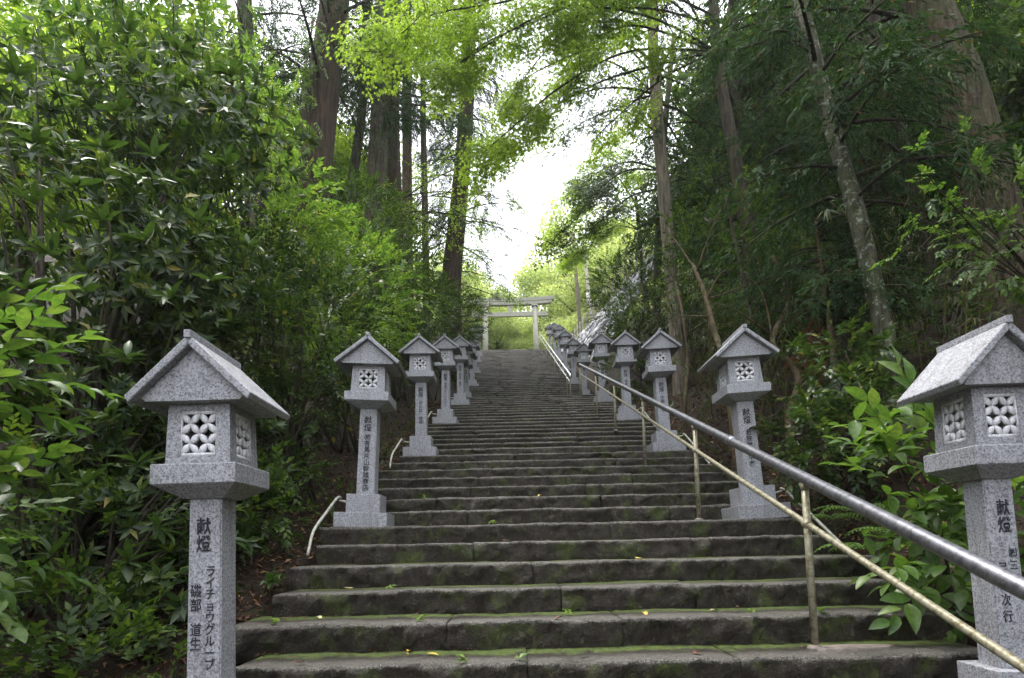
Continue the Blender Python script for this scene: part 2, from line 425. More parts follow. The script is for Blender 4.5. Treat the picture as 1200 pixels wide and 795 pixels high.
def course(xa, xb, y, z, depth, detail, cuts=None):
    global seed
    rs = random.Random(seed*7+3)
    if cuts is None:
        cuts = []; x = xa+rs.uniform(.9, 1.7)
        while x < xb-.6: cuts.append(x); x += rs.uniform(1.1, 2.1)
        while len(cuts) > 2: cuts.pop(rs.randrange(len(cuts)))
    b = [xa]+cuts+[xb]
    for p, q in zip(b[:-1], b[1:]):
        stone(p+.0015, q-.0015, y, z, depth, detail, seed); seed += 1
ledge = {-6: (-1.5, 2.2), -5: (-1.4, 2.1), -4: (-1.3, 2.1), -3: (-1.22, 2.02), -2: (-1.24, 2.04), -1: (-1.25, 2.05), 0: (-1.50, 2.50)}
fixed_cuts = {0: [.05, 1.15], -1: [.3], 1: [-.42, .62], 2: [.30, 1.2], 3: [.12], 4: [-.35, 1.6], 5: [.85]}
for n in range(-6, 30):
    y, z = step1(n); rs = random.Random(n+50)
    xa, xb = ledge.get(n, (XL+rs.uniform(-.10, .05), XR+rs.uniform(-.05, .10)))
    course(xa, xb, y, z, T1+.05, 2 if -3 <= n <= 13 else 1, fixed_cuts.get(n))
course(XL-.1, XR+.2, YL, ZL, .72, 1); course(XL-.1, XR+.2, YL+.72, ZL-.003, .76, 1)
for m_ in range(1, NF2+1):
    y, z = step2(m_)
    course(XL-.12*(y-YF2)/15, XR+.05, y, z, T2+.05 if m_ < NF2 else .9, 1 if m_ < 14 else 0)
# mortar patch at the foot of the front rail post
def slab_patch():
    bm = bmesh.new()
    pts = [(0, -.06), (.10, -.075), (.24, -.06), (.36, -.03), (.42, .02), (.34, .06), (.18, .07), (.04, .05), (-.03, .0)]
    top = [bm.verts.new((x, y, .008)) for x, y in pts]; bot = [bm.verts.new((x*1.04-.005, y*1.1, -.012)) for x, y in pts]
    bm.faces.new(top)
    for i in range(len(pts)): bm.faces.new((top[i], bot[i], bot[(i+1) % len(pts)], top[(i+1) % len(pts)]))
    return bm_mesh(bm, 'mortar_patch')

# paved forecourt at the top, between stairs and gate
fore = []
for j in range(6):
    for i in range(4):
        bm = bmesh.new(); box_bm(bm, .006, .99, .006, .69, -.08, .0, .006)
        link('paving_stone', bm_mesh(bm, 'paving_stone'), M['step'], stairs, (-1.5+i*1.0+(.3 if j % 2 else 0), YTOP+.95+j*.7, ZTOP+.004))

# ------------------------------------------------------------------ stone lanterns
def lens_prism(acc, cx, cz, ang, L, W, y0, y1):
    """one petal of the pierced screen, in the xz plane, domed on both faces"""
    k = 5; pts = []
    for i in range(k+1):
        t = i/k; pts.append((L*(t-.5), W*.5*math.sin(PI*t)))
    out = pts+[(x, -w) for x, w in pts[-2:0:-1]]
    ca, sa = math.cos(ang), math.sin(ang)
    ring = [(cx+x*ca-w*sa, cz+x*sa+w*ca) for x, w in out]; n = len(ring)
    V = [(x, y0, z) for x, z in ring]+[(x, y1, z) for x, z in ring]+[(cx, y0-.004, cz), (cx, y1+.004, cz)]
    T = []
    for i in range(n):
        j = (i+1) % n
        T += [(i, j, n+j), (i, n+j, n+i), (2*n, j, i), (2*n+1, n+i, n+j)]
    acc.add(V, T)
def lattice_mesh():
    acc = Acc(); S = .172; c = S/4
    for i in range(4):
        for j in range(4):
            ang = -PI/4 if (i+j) % 2 else PI/4
            lens_prism(acc, -S/2+c*(i+.5), c*(j+.5), ang, c*1.41, c*.70, -.006, .010)
    for x0, x1, z0, z1 in ((-S/2-.010, -S/2+.003, -.010, S+.010), (S/2-.003, S/2+.010, -.010, S+.010), (-S/2, S/2, -.010, .003), (-S/2, S/2, S-.003, S+.010)):
        bm = bmesh.new(); box_bm(bm, x0, x1, -.0075, .014, z0, z1); bmesh.ops.triangulate(bm, faces=bm.faces)
        acc.add([v.co[:] for v in bm.verts], [[v.index for v in f.verts] for f in bm.faces]); bm.free()
    return acc.mesh('lattice_panel')
LM = {}
def lantern_meshes():
    bm = bmesh.new(); box_bm(bm, -.24, .24, -.24, .24, 0, .135, .006); LM['plinth'] = bm_mesh(bm, 'plinth')
    bm = bmesh.new(); box_bm(bm, -.155, .155, -.155, .155, .1352, .31, .005); LM['plinth_block'] = bm_mesh(bm, 'plinth_block')
    bm = bmesh.new(); frusta_bm(bm, [(.084, .084, .3102), (.080, .080, 1.125)])
    bmesh.ops.bevel(bm, geom=[e for e in bm.edges if abs(e.verts[0].co.z-e.verts[1].co.z) > .5], offset=.006, segments=2, affect='EDGES')
    LM['pillar'] = bm_mesh(bm, 'pillar')
    bm = bmesh.new(); frusta_bm(bm, [(.10, .10, 1.1252), (.118, .118, 1.135), (.196, .196, 1.175), (.205, .205, 1.182), (.205, .205, 1.258), (.200, .200, 1.263)])
    LM['platform'] = bm_mesh(bm, 'platform')
    # light box: four walls with a square hole, tapering a little
    bm = bmesh.new(); zb, zt = 1.2632, 1.522; hb, ht = .160, .150; w0 = .088; za, zc = 1.298, 1.490; th = .032
    for q in range(4):
        rot = Matrix.Rotation(q*PI/2, 3, 'Z')
        def hh(z): return hb+(ht-hb)*(z-zb)/(zt-zb)
        oc = {}
        for nm, (xx, z) in {'a': (None, zb), 'b': (None, zt)}.items(): pass
        def vv(x, z, inner):
            h = hh(z); y = -(h-(th if inner else 0)); return bm.verts.new(rot @ Vector((x, y, z)))
        O = [vv(-hh(zb), zb, 0), vv(hh(zb), zb, 0), vv(hh(zt), zt, 0), vv(-hh(zt), zt, 0)]
        H = [vv(-w0, za, 0), vv(w0, za, 0), vv(w0, zc, 0), vv(-w0, zc, 0)]
        HI = [vv(-w0, za, 1), vv(w0, za, 1), vv(w0, zc, 1), vv(-w0, zc, 1)]
        I = [vv(-hh(zb)+th, zb, 1), vv(hh(zb)-th, zb, 1), vv(hh(zt)-th, zt, 1), vv(-hh(zt)+th, zt, 1)]
        for i in range(4):
            j = (i+1) % 4
            bm.faces.new((O[i], O[j], H[j], H[i])); bm.faces.new((H[i], H[j], HI[j], HI[i])); bm.faces.new((HI[i], HI[j], I[j], I[i]))
    bmesh.ops.remove_doubles(bm, verts=bm.verts, dist=1e-4)
    LM['light_box'] = bm_mesh(bm, 'light_box')
    LM['lattice_panel'] = lattice_mesh()
    # roof body: gable block
    bm = bmesh.new()
    yf, yb = -.215, .215
    sec = [(-.225, 1.5222), (.225, 1.5222), (.250, 1.538), (.0, 1.742), (-.250, 1.538)]
    A = [bm.verts.new((x, yf, z)) for x, z in sec]; B = [bm.verts.new((x, yb, z)) for x, z in sec]
    bm.faces.new(A); bm.faces.new(B[::-1])
    for i in range(5): bm.faces.new((A[i], B[i], B[(i+1) % 5], A[(i+1) % 5]))
    LM['roof_block'] = bm_mesh(bm, 'roof_block')
    # two roof slabs and the ridge
    for s, nm in ((-1, 'sl'), (1, 'sr')):
        bm = bmesh.new(); x1, z1 = .285*s, 1.512; x0, z0 = .0005*s, 1.7445
        dx, dz = x1-x0, z1-z0; L = math.hypot(dx, dz); nx_, nz_ = (-dz/L*s*1, dx/L*s)
        t = .034
        sec = [(x0, z0), (x1, z1), (x1+nx_*t*.9, z1+nz_*t), (x0, z0+t/(abs(dx)/L))]
        A = [bm.verts.new((x, -.262, z)) for x, z in sec]; B = [bm.verts.new((x, .262, z)) for x, z in sec]
        bm.faces.new(A); bm.faces.new(B[::-1])
        for i in range(4): bm.faces.new((A[i], B[i], B[(i+1) % 4], A[(i+1) % 4]))
        bmesh.ops.recalc_face_normals(bm, faces=bm.faces)
        bmesh.ops.bevel(bm, geom=[e for e in bm.edges], offset=.004, segments=1, affect='EDGES')
        LM[nm] = bm_mesh(bm, 'roof_slab')
    bm = bmesh.new(); box_bm(bm, -.017, .017, -.272, .272, 1.772, 1.806, .007)
    LM['ridge'] = bm_mesh(bm, 'ridge')
lantern_meshes()
def text_mesh(txt, size, spacing=1.0):
    cu = bpy.data.curves.new('inscription', 'FONT'); cu.body = '\n'.join(txt); cu.size = size; cu.align_x = 'CENTER'; cu.align_y = 'TOP'
    cu.space_line = spacing; cu.resolution_u = 2; cu.extrude = .0008; cu.offset = size*.012
    o = bpy.data.objects.new('tmp', cu); COL.objects.link(o); bpy.context.view_layer.update()
    dg = bpy.context.evaluated_depsgraph_get(); me = bpy.data.meshes.new_from_object(o.evaluated_get(dg))
    bpy.data.objects.remove(o); bpy.data.curves.remove(cu)
    V = np.empty(len(me.vertices)*3, np.float32); me.vertices.foreach_get('co', V)
    if len(V) == 0: print('NO GLYPHS', txt)
    me.materials.clear(); return me
LR = random.Random(5)
def lantern(x, y, z, label, texts, lean=(0, 0), rz=0, s=(1, 1, 1)):
    lean = (lean[0]+LR.uniform(-.008, .008), LR.uniform(-.006, .006)); rz += LR.uniform(-.03, .03)
    t = thing('stone_lantern', (x, y, z), label, 'stone lantern', 'granite lanterns lining the stairs', rz)
    t.rotation_euler = (lean[1], lean[0], rz); t.scale = s
    g = M['granite']
    for nm in ('plinth', 'plinth_block', 'pillar', 'platform', 'light_box', 'roof_block'): link(nm, LM[nm], g, t)
    for q in range(4):
        o = link('lattice_panel', LM['lattice_panel'], M['granite_pale'], t)
        ang = q*PI/2; o.rotation_euler = (math.radians(-2.2), 0, ang); o.rotation_euler = (Matrix.Rotation(ang, 3, 'Z') @ Matrix.Rotation(math.radians(-2.2), 3, 'X')).to_euler()
        o.location = Matrix.Rotation(ang, 3, 'Z') @ Vector((0, -.1475, 1.308))
    link('roof_slab', LM['sl'], g, t); link('roof_slab', LM['sr'], g, t); link('ridge', LM['ridge'], g, t)
    for (txt, size, px, ztop, sp) in texts:
        o = link('inscription', text_mesh(txt, size, sp), M['ink'], t, (px, -.0845, ztop))
        o.rotation_euler = (PI/2+math.radians(-.28)*1, 0, 0)
    return t
KEN = '献燈'
def std(txt, size=.058, z=.86, px=0, zt=1.05): return [(KEN, .075, px, zt, 1.0), (txt, size, px, z, 1.0)]
lantern(-1.42, 2.80, step1(-2)[1]-.055, 'lantern nearest on the left with katakana and family name columns', [(KEN, .075, -.005, 1.04, 1.0), ('ライチョウグループ', .052, .030, .84, .93), ('磯部', .058, -.040, .76, 1.0), ('道生', .058, -.040, .60, 1.0)], (-.015, 0), 0, (.92, .93, 1.09))
left = [(2, -1.38, 'second lantern up the left side, long shop name down its pillar', std('㈱有馬片山幹雄商店', .060, .88)),
        (3, -1.36, 'third lantern up the left side, five small characters under the heading', std('中の坊 瑞苑', .058, .84)),
        (4, -1.35, 'fourth lantern up the left side, daylight showing through its lattice', std('有馬グランドホテル', .054, .86)),
        (5, -1.33, 'fifth lantern up the left side, just below the landing', std('橋本家 重井', .058, .86))]
for k, x, lb, tx in left:
    n = 5+7*(k-2); y, z = step1(n); lantern(x-(.03 if k == 2 else 0), y+.27, z, lb, tx, (.035 if k == 2 else .012, 0))
for k, (x, lb) in enumerate([(-1.45, 'low looking lantern standing on the landing at left, two text columns'), (-1.47, 'left lantern above the landing, first of the close upper run'),
        (-1.56, 'left lantern in the upper run, fourth below the gate'), (-1.66, 'left lantern in the upper run, third below the gate'), (-1.74, 'highest full lantern on the left, near the gate pillar')]):
    y = 18.2+3.06*k; z = tread_z(y-.2); lantern(x, y, z, lb, [(KEN, .075, 0, 1.05, 1.0), ('有馬温泉観光', .045, .03, .86, 1.0), ('協会員一同', .045, -.035, .86, 1.0)] if k == 0 else std('御所坊'))
lantern(2.345, 2.90, step1(-1)[1]-.20, 'lantern nearest on the right, cut by the frame, beside the hydrangea', [(KEN, .075, .012, 1.03, 1.0), ('㈱三ツ森', .046, .040, .82, 1.15), ('弓削次行', .055, -.022, .76, 1.25)], (-.02, 0), 0, (.86, .86, 1.10))
right = [(2, 2.26, 'second lantern up the right side, behind the railing with seven characters', std('若狭屋 中峯', .060, .85), -.065),
         (3, 2.24, 'third lantern up the right side, behind the rail, four characters', std('中野 忠', .062, .85), -.035),
         (4, 2.30, 'fourth lantern up the right side, before the dark shrubs', std('橋本 重', .062, .85), -.02),
         (5, 2.30, 'fifth lantern up the right side, before the pale rock slope', std('天野屋', .062, .85), -.01)]
for k, x, lb, tx, ln in right:
    n = 5+7*(k-2); y, z = step1(n); lantern(x, y+.27, z, lb, tx, (ln, 0))
for k, (x, lb) in enumerate([(2.27, 'low looking lantern standing on the landing at right, by the rail end'), (2.28, 'right lantern above the landing, first of the close upper run'),
        (2.27, 'right lantern in the upper run, fourth from the top'), (2.28, 'right lantern in the upper run, third from the top'), (2.29, 'right lantern in the upper run, second from the top'), (2.25, 'topmost lantern on the right, beside the gate pillar')]):
    y = 18.2+3.06*k; z = tread_z(y-.2); lantern(x, y, z, lb, std('奥の坊' if k % 2 else '兵衛'))

# ------------------------------------------------------------------ handrails
def rail_z(d): return (Z0+(d-Y0)*RIS/T1 if d < YL else ZL+.16+(d-YF2)*RIS/T2)+.87
def rx1(d): return 1.60+.30*(d-1)/15.2
rail = thing('handrail', (rx1(3.3), 3.3, step1(0)[1]), 'steel tube handrail running down the right of the lower flight', 'handrail')
def rail_part(name, pts, r, mat, root, sides=14):
    V, T = tube_np(pts, r, sides); o_ = np.array(root.location)
    return link(name, mesh_np(name, V-o_, T, True), mat, root)
ds = [.3, 1., 3.33, 5.41, 7.72, 10.1, 12.6, 16.1]
top = [(rx1(d), d, rail_z(d)) for d in ds]+[(rx1(16.2), 16.22, rail_z(16.2)-.03), (rx1(16.2), 16.23, rail_z(16.2)-.10)]
rail_part('top_rail', top[:8]+top[8:], .033, M['steel'], rail, 18)
rail_part('mid_rail', [(rx1(d)+.005, d, rail_z(d)-.265) for d in ds], .0175, M['rail_old'], rail)
for d in (1.15, 3.33, 5.41, 7.72, 10.1, 12.6, 15.85, 16.15):
    x = rx1(d)+.003; zz = tread_z(d)
    rail_part('post', [(x, d, zz-.02), (x, d, rail_z(d)-.02)], .020, M['rail_old'], rail, 12)
for d in (3.33, 5.41, 7.72, 10.1, 12.6, 16.15):
    x = rx1(d)+.003; zz = tread_z(d); rz_ = rail_z(d)
    rail_part('post_collar', [(x, d, zz-.01), (x, d, zz+.012), (x, d, zz+.022)], [.045, .038, .022], M['mortar'], rail, 12)
    rail_part('clamp', [(x, d-.022, rz_-.265-.008), (x, d+.022, rz_-.265+.008)], .026, M['rail_old'], rail, 12)
    rail_part('saddle', [(x, d, rz_-.075), (x, d, rz_-.03)], [.021, .031], M['rail_old'], rail, 12)
for d in (4.4, 9.0):   # sleeve joints
    a = np.array((rx1(d), d, rail_z(d))); b = np.array((rx1(d+.1), d+.1, rail_z(d+.1)))
    rail_part('sleeve', [a, b], .0385, M['steel'], rail, 18)
mp = link('mortar_patch', slab_patch(), M['mortar'], stairs, (rx1(3.33)+.02, 3.31, step1(0)[1]+.004))
rail2 = thing('handrail', (1.78, YF2, ZL), 'bright steel handrail beside the upper flight, gleaming white', 'handrail')
def rx2(d): return 1.77-.12*(d-17.6)/16
d2 = [17.62, 20, 24, 28, 31, 33.4]
tp = [(rx2(d), d, rail_z(d)-.03) for d in d2]
rail_part('top_rail', [(rx2(17.5), 17.5, rail_z(17.6)-.16), (rx2(17.52), 17.53, rail_z(17.6)-.07)]+tp, .032, M['rail_bright'], rail2)
rail_part('mid_rail', [(rx2(d), d, rail_z(d)-.28) for d in d2], .021, M['rail_bright'], rail2)
for d in (17.62, 18.6, 20.9, 23.2, 25.5, 27.8, 30.1, 32.4):
    rail_part('post', [(rx2(d), d, tread_z(d)-.02), (rx2(d), d, rail_z(d)-.04)], .020, M['rail_old'], rail2, 10)
# short pipes bracketed to the outer side of the lantern bases
def side_pipe(x, y, z, s, label, dl=1.0):
    t = thing('side_pipe', (x, y, z), label, 'short handrail', 'short pipes bracketed to the lantern bases')
    x0 = x+s*.17; x1 = x+s*.29
    pts = [(x1, y+.06, z+.30), (x1, y-.03, z+.275), (x1+.01, y-.5, z-.0), (x1+.02, y-1.0, z-.30)] if s > 0 else spline([(x1, y+.08, z+.30), (x1, y-.04, z+.285), (x1+.01*s, y-.35*dl, z+.12), (x1+.02*s, y-.62*dl, z-.04), (x1+.025*s, y-.74*dl, z-.24)], 16)
    rail_part('pipe', pts, .0125, M['pipe_white'], t, 10)
    rail_part('bracket', [(x+s*.15, y+.03, z+.24), (x1, y+.03, z+.27)], .010, M['pipe_white'], t, 8)
    bm = bmesh.new(); box_bm(bm, s*.155-.004, s*.155+.004, 0, .06, .20, .28, .002); link('bracket_plate', bm_mesh(bm, 'bracket_plate'), M['pipe_white'], t)
nm = {2: 'second', 3: 'third', 4: 'fourth', 5: 'fifth'}
for k, x, *_ in left: n = 5+7*(k-2); y, z = step1(n); side_pipe(x, y+.27, z, -1, f'pale pipe curving down outside the {nm[k]} lantern on the left')
for k, x, *_ in right:
    if k < 5: n = 5+7*(k-2); y, z = step1(n); side_pipe(x, y+.27, z, 1, f'pale pipe sloping down outside the {nm[k]} lantern on the right', 1.15)

# ------------------------------------------------------------------ torii gate
ty = 35.6; tg = thing('torii_gate', (-.03, ty, ZTOP), 'weathered pale stone torii gate at the top of the stairs', 'torii gate')
for s in (-1, 1):
    V, T = tube_np([(1.60*s, 0, -.1), (1.57*s, 0, 1.6), (1.53*s, 0, 3.90)], [.175, .165, .150], 20)
    link('pillar', mesh_np('pillar', V, T, True), M['torii_stone'], tg)
def beam(name, hw, z0, z1, hy, curve, flare):
    bm = bmesh.new(); n = 16; prev = None
    for i in range(n+1):
        u = -1+2*i/n; c = curve*abs(u)**2.4; x = u*hw
        r = [bm.verts.new((x-flare*u*(0 if k < 2 else -1), yy, zz+c)) for k, (yy, zz) in enumerate(((-hy, z0), (hy, z0), (hy*1.15, z1), (-hy*1.15, z1)))]
        if prev:
            for k in range(4): bm.faces.new((prev[k], r[k], r[(k+1) % 4], prev[(k+1) % 4]))
        else: bm.faces.new(r)
        prev = r
    bm.faces.new(prev[::-1]); link(name, bm_mesh(bm, name), M['torii_stone'], tg)
beam('top_lintel', 2.72, 4.10, 4.30, .21, .10, .06); beam('under_lintel', 2.58, 3.895, 4.098, .16, .10, .03); beam('tie_beam', 2.32, 3.18, 3.44, .085, 0, 0)
bm = bmesh.new(); box_bm(bm, -.16, .16, -.07, .07, 3.442, 3.90, .01); link('centre_strut', bm_mesh(bm, 'centre_strut'), M['torii_stone'], tg)
for s in (-1, 1):
    bm = bmesh.new(); box_bm(bm, s*1.53-.20, s*1.53+.20, -.2, .2, 3.80, 3.893, .02); link('pillar_cap', bm_mesh(bm, 'pillar_cap'), M['torii_stone'], tg)

# ------------------------------------------------------------------ fence of stone posts on the right bank, rock slope below it
fp = [(3.45, 33.8, ZTOP+.0), (4.1, 30.6, ZTOP+.25), (4.95, 28.0, ZTOP+.75), (6.2, 25.2, ZTOP+1.4), (7.6, 22.6, ZTOP+2.0)]
line = spline(fp, 60); seg = np.linalg.norm(np.diff(line, axis=0), axis=1); cum = np.concatenate([[0], np.cumsum(seg)])
fence = thing('stone_post_fence', fp[0], 'fence of closely set pale posts along the crest above the rocks', 'fence')
def along(s): return np.array([np.interp(s, cum, line[:, k]) for k in range(3)])
bm = bmesh.new(); frusta_bm(bm, [(.042, .042, -.6), (.042, .042, 1.12), (.015, .015, 1.16)]); post_me = bm_mesh(bm, 'fence_post')
s = 0
while s < cum[-1]:
    o = link('fence_post', post_me, M['fence_stone'], fence); o.location = along(s)-np.array(fp[0]); s += .52
for h in (.30, .92):
    V, T = tube_np(line+np.array((0, 0, h)), .022, 6); link('fence_rail', mesh_np('fence_rail', V-np.array(fp[0]), T), M['fence_stone'], fence)
rk = Acc(); rsd = random.Random(3)
def shard(acc, c, ax, L, W, H, rs):
    ax = Vector(ax).normalized(); side = ax.cross(Vector((rs.uniform(-.3, .3), rs.uniform(-.3, .3), 1))).normalized(); up = side.cross(ax)
    V = []
    for t, k in ((-.5, .35), (-.2, 1), (.25, .9), (.5, .3)):
        for a in range(5):
            an = a*2*PI/5+rs.uniform(-.3, .3); q = k*rs.uniform(.75, 1.2)
            V.append(Vector(c)+ax*(t*L)+side*(math.cos(an)*W*q)+up*(math.sin(an)*H*q))
    T = []
    for i in range(3):
        for j in range(5):
            a, b = i*5+j, i*5+(j+1) % 5; T += [(a, b, b+5), (a, b+5, a+5)]
    T += [(0, 2, 1), (0, 3, 2), (0, 4, 3), (15, 16, 17), (15, 17, 18), (15, 18, 19)]
    acc.add([v[:] for v in V], T)
for i in range(2600):
    s_ = rsd.uniform(0, cum[-1]*.85); c = along(s_); t = rsd.random()**.8
    foot = Vector((3.0+(.2*s_/cum[-1]), c[1]-.5, tread_z(c[1]-.5)-.1))
    p = Vector(c)*(1-t)+foot*t+Vector((rsd.uniform(-.15, .15), rsd.uniform(-.4, .4), rsd.uniform(-.15, .02)+.15*math.sin(t*PI)))
    ax = (foot-Vector(c))+Vector((rsd.uniform(-1, 1), rsd.uniform(-1.4, 1.4), rsd.uniform(-1, 1)))
    shard(rk, p, ax, rsd.uniform(.25, .8), rsd.uniform(.05, .14), rsd.uniform(.04, .10), rsd)
tag(link('rock_slope', rk.mesh('rock_slope'), M['rock']), 'pale jagged rock slope under the post fence, upper right', 'rock slope', kind='stuff')

# ------------------------------------------------------------------ foliage templates
def leaf_np(L, W, fold=.25, droop=.2, fine=False):
    """one folded leaf along +y"""
    if not fine:
        V = [(0, 0, 0), (-W/2, .42*L, W*fold), (0, .45*L, 0), (W/2, .42*L, W*fold), (0, L, -droop*L)]
        return np.array(V), np.array([(0, 3, 2), (0, 2, 1), (2, 3, 4), (1, 2, 4)])
    st = [(.0, .06), (.18, .62), (.42, 1.), (.68, .86), (.88, .42)]
    V = []
    for t, w in st:
        z = -droop*L*t*t; V += [(-W/2*w, t*L, z+W*fold*w), (0, t*L, z), (W/2*w, t*L, z+W*fold*w)]
    V.append((0, L, -droop*L)); T = []
    for i in range(4):
        a = i*3; T += [(a, a+1, a+4), (a, a+4, a+3), (a+1, a+2, a+5), (a+1, a+5, a+4)]
    T += [(12, 13, 15), (13, 14, 15)]
    return np.array(V), np.array(T)
def frames(fwd, up):
    f = fwd/(np.linalg.norm(fwd, axis=-1, keepdims=True)+1e-9)
    r = np.cross(f, up); r /= (np.linalg.norm(r, axis=-1, keepdims=True)+1e-9)
    return r, f, np.cross(r, f)
def place(acc, tmpl, pos, fwd, up, sc):
    V, T = tmpl; n = len(pos)
    if n == 0: return
    r, f, u = frames(fwd, up)
    W = pos[:, None, :]+sc[:, None, None]*(V[None, :, 0:1]*r[:, None]+V[None, :, 1:2]*f[:, None]+V[None, :, 2:3]*u[:, None])
    TT = T[None]+(np.arange(n)*len(V))[:, None, None]
    acc.add(W.reshape(-1, 3), TT.reshape(-1, 3))
def place_var(acc, tm, pos, fwd, up, sc, rng):
    k = rng.integers(0, len(tm), len(pos))
    for i, t in enumerate(tm):
        m = k == i; place(acc, t, pos[m], fwd[m], up[m], sc[m])
def compose(parts):
    a = Acc()
    for t, p, f, u, s in parts: place(a, t, np.array([p], float), np.array([f], float), np.array([u], float), np.array([s], float))
    return np.concatenate(a.V), np.concatenate(a.T)
def sprig_whorl(rng, L=.135, W=.044, n=8, fine=False):
    ps = []
    for i in range(n):
        a = 2*PI*i/n+rng.uniform(-.3, .3); el = rng.uniform(-.15, .75)
        f = (math.cos(a)*math.cos(el), math.sin(el)*.9+.35, math.sin(a)*math.cos(el)); s = rng.uniform(.7, 1.15)
        ps.append((leaf_np(L, W, rng.uniform(.1, .35), rng.uniform(.0, .35), fine), (0, rng.uniform(-.02, .02), 0), f, (-f[0]*.2, 1, -f[2]*.2) if False else (0, 1, .001), s))
    return compose(ps)
def sprig_alt(rng, L=.07, W=.034, n=9, ln=.22, fine=False, droop=.25):
    ps = []
    for i in range(n):
        t = (i+.5)/n; s = 1 if i % 2 else -1; a = rng.uniform(.6, 1.1)*s*(1-.5*t)
        ps.append((leaf_np(L, W, rng.uniform(.05, .3), droop*rng.uniform(.3, 1.5), fine), (0, ln*t, -.05*t*t), (math.sin(a), math.cos(a), rng.uniform(-.15, .25)), (rng.uniform(-.3, .3), rng.uniform(-.2, .2), 1), rng.uniform(.75, 1.15)))
    return compose(ps)
def star_leaf(L):
    V = [(0, 0, 0)]; T = []
    for k, (a, r) in enumerate(((-1.25, .62), (-.62, .9), (0, 1), (.62, .9), (1.25, .62))):
        c = len(V); w = .17
        V += [(math.sin(a-PI/2)*.13*L, math.cos(a-PI/2)*.13*L+.05*L, 0), (math.sin(a)*r*L, math.cos(a)*r*L, -.08*L), (math.sin(a+PI/2)*.13*L, math.cos(a+PI/2)*.13*L+.05*L, 0)]
        T += [(c, c+2, c+1)]
    return np.array(V), np.array(T)
def sprig_maple(rng, n=14, R=.26, L=.055):
    ps = []
    for i in range(n):
        a = rng.normal(0, .7); r = R*math.sqrt(rng.uniform(.02, 1))*1.15; b = a+rng.normal(0, .5)
        ps.append((star_leaf(L), (math.sin(a)*r, math.cos(a)*r, rng.normal(0, .018)-.10*r*r/R), (math.sin(b), math.cos(b), rng.uniform(-.55, .1)), (rng.normal(0, .25), rng.normal(0, .25), 1), rng.uniform(.7, 1.2)))
    return compose(ps)
def needle(L, W):
    return np.array([(0, 0, 0), (W/2, L*.4, 0), (0, L, 0), (-W/2, L*.4, 0)]), np.array([(0, 1, 2), (0, 2, 3)])
def sprig_cedar(rng, n=24, ln=.36, L=.062, W=.0125):
    """a drooping frond of rope-like twigs"""
    ps = []
    for i in range(n):
        t = (i+.3)/n; s = 1 if i % 2 else -1; a = s*rng.uniform(.45, .95)*(1-.55*t)
        k = (1.25-.75*abs(t-.35))
        ps.append((needle(L, W), (rng.normal(0, .008), ln*t, -.30*ln*t*t+rng.normal(0, .008)), (math.sin(a), math.cos(a), rng.uniform(-.45, .15)-.5*t), (rng.normal(0, .6), rng.normal(0, .3), 1), k*rng.uniform(.8, 1.3)))
    return compose(ps)
def sprig_bamboo(rng, n=6, L=.15, W=.017):
    ps = []
    for i in range(n):
        a = rng.uniform(-1.1, 1.1)
        ps.append((leaf_np(L, W, .15, rng.uniform(.2, .7)), (0, rng.uniform(0, .08), 0), (math.sin(a), math.cos(a), rng.uniform(-.7, .1)), (rng.normal(0, .4), rng.normal(0, .4), 1), rng.uniform(.6, 1.2)))
    return compose(ps)
def sprig_far(rng, n=12, R=.45, L=.17):
    ps = []
    for i in range(n):
        d = rng.normal(0, 1, 3); d /= np.linalg.norm(d); f = d+rng.normal(0, .5, 3)
        ps.append((leaf_np(L, L*.55, .2, .2), d*R*rng.uniform(.4, 1)*np.array((1, 1, .6)), f, (rng.normal(0, .5), rng.normal(0, .5), 1), rng.uniform(.6, 1.3)))
    return compose(ps)
rg = RNG
TM = dict(
    whorl=[sprig_whorl(rg, n=int(rg.integers(6, 10))) for _ in range(6)],
    whorl_small=[sprig_whorl(rg, .075, .028, 7, False) for _ in range(5)],
    alt=[sprig_alt(rg) for _ in range(5)],
    alt_fine=[sprig_alt(rg, .085, .042, 8, .24, True, .35) for _ in range(5)],
    alt_small=[sprig_alt(rg, .05, .026, 10, .18) for _ in range(5)],
    maple=[sprig_maple(rg) for _ in range(6)],
    cedar=[sprig_cedar(rg) for _ in range(6)],
    bamboo=[sprig_bamboo(rg) for _ in range(5)],
    far=[sprig_far(rg) for _ in range(5)],
)
def pn(p, s, seed=0):
    """cheap smooth noise, about -1..1, vectorised"""
    r = np.random.default_rng(seed+99); out = 0
    for k in range(5):
        d = r.normal(0, 1, 3)*s*(1+.5*k); out = out+np.sin(p@d+r.uniform(0, 6))/(1+.4*k)
    return out/2.2
def blob(acc, tm, c, r, n, rng, shell=.55, gap=.0, scale=1., up_bias=.35, flat=False, nz=.9, seed=0, droop=0.):
    """n sprigs in the outer part of an ellipsoid, thinned by noise so that it breaks into tufts"""
    c = np.asarray(tuple(c)); r = np.asarray(r, float)*np.ones(3)
    d = rng.normal(0, 1, (n, 3)); d /= np.linalg.norm(d, axis=1)[:, None]
    rad = shell+(1-shell)*rng.random(n)**.6
    lump = 1+.22*pn(d, 2.6, seed)
    p = c+d*r*(rad*lump)[:, None]
    keep = pn(p, nz*2.2, seed+5) > gap-1.0 if gap <= 0 else pn(p, nz*2.2, seed+5) > (gap-.5)*1.2
    p, d = p[keep], d[keep]
    f = d+np.array((0, 0, up_bias-droop))+rng.normal(0, .45, d.shape)
    if flat: f[:, 2] *= .25; f[:, 2] -= droop
    u = np.tile((0, 0, 1.), (len(p), 1))+rng.normal(0, .25, d.shape)
    place_var(acc, tm, p, f, u, scale*rng.uniform(.75, 1.25, len(p)), rng)
    return p
MATS = dict(whorl='lf_shrub')

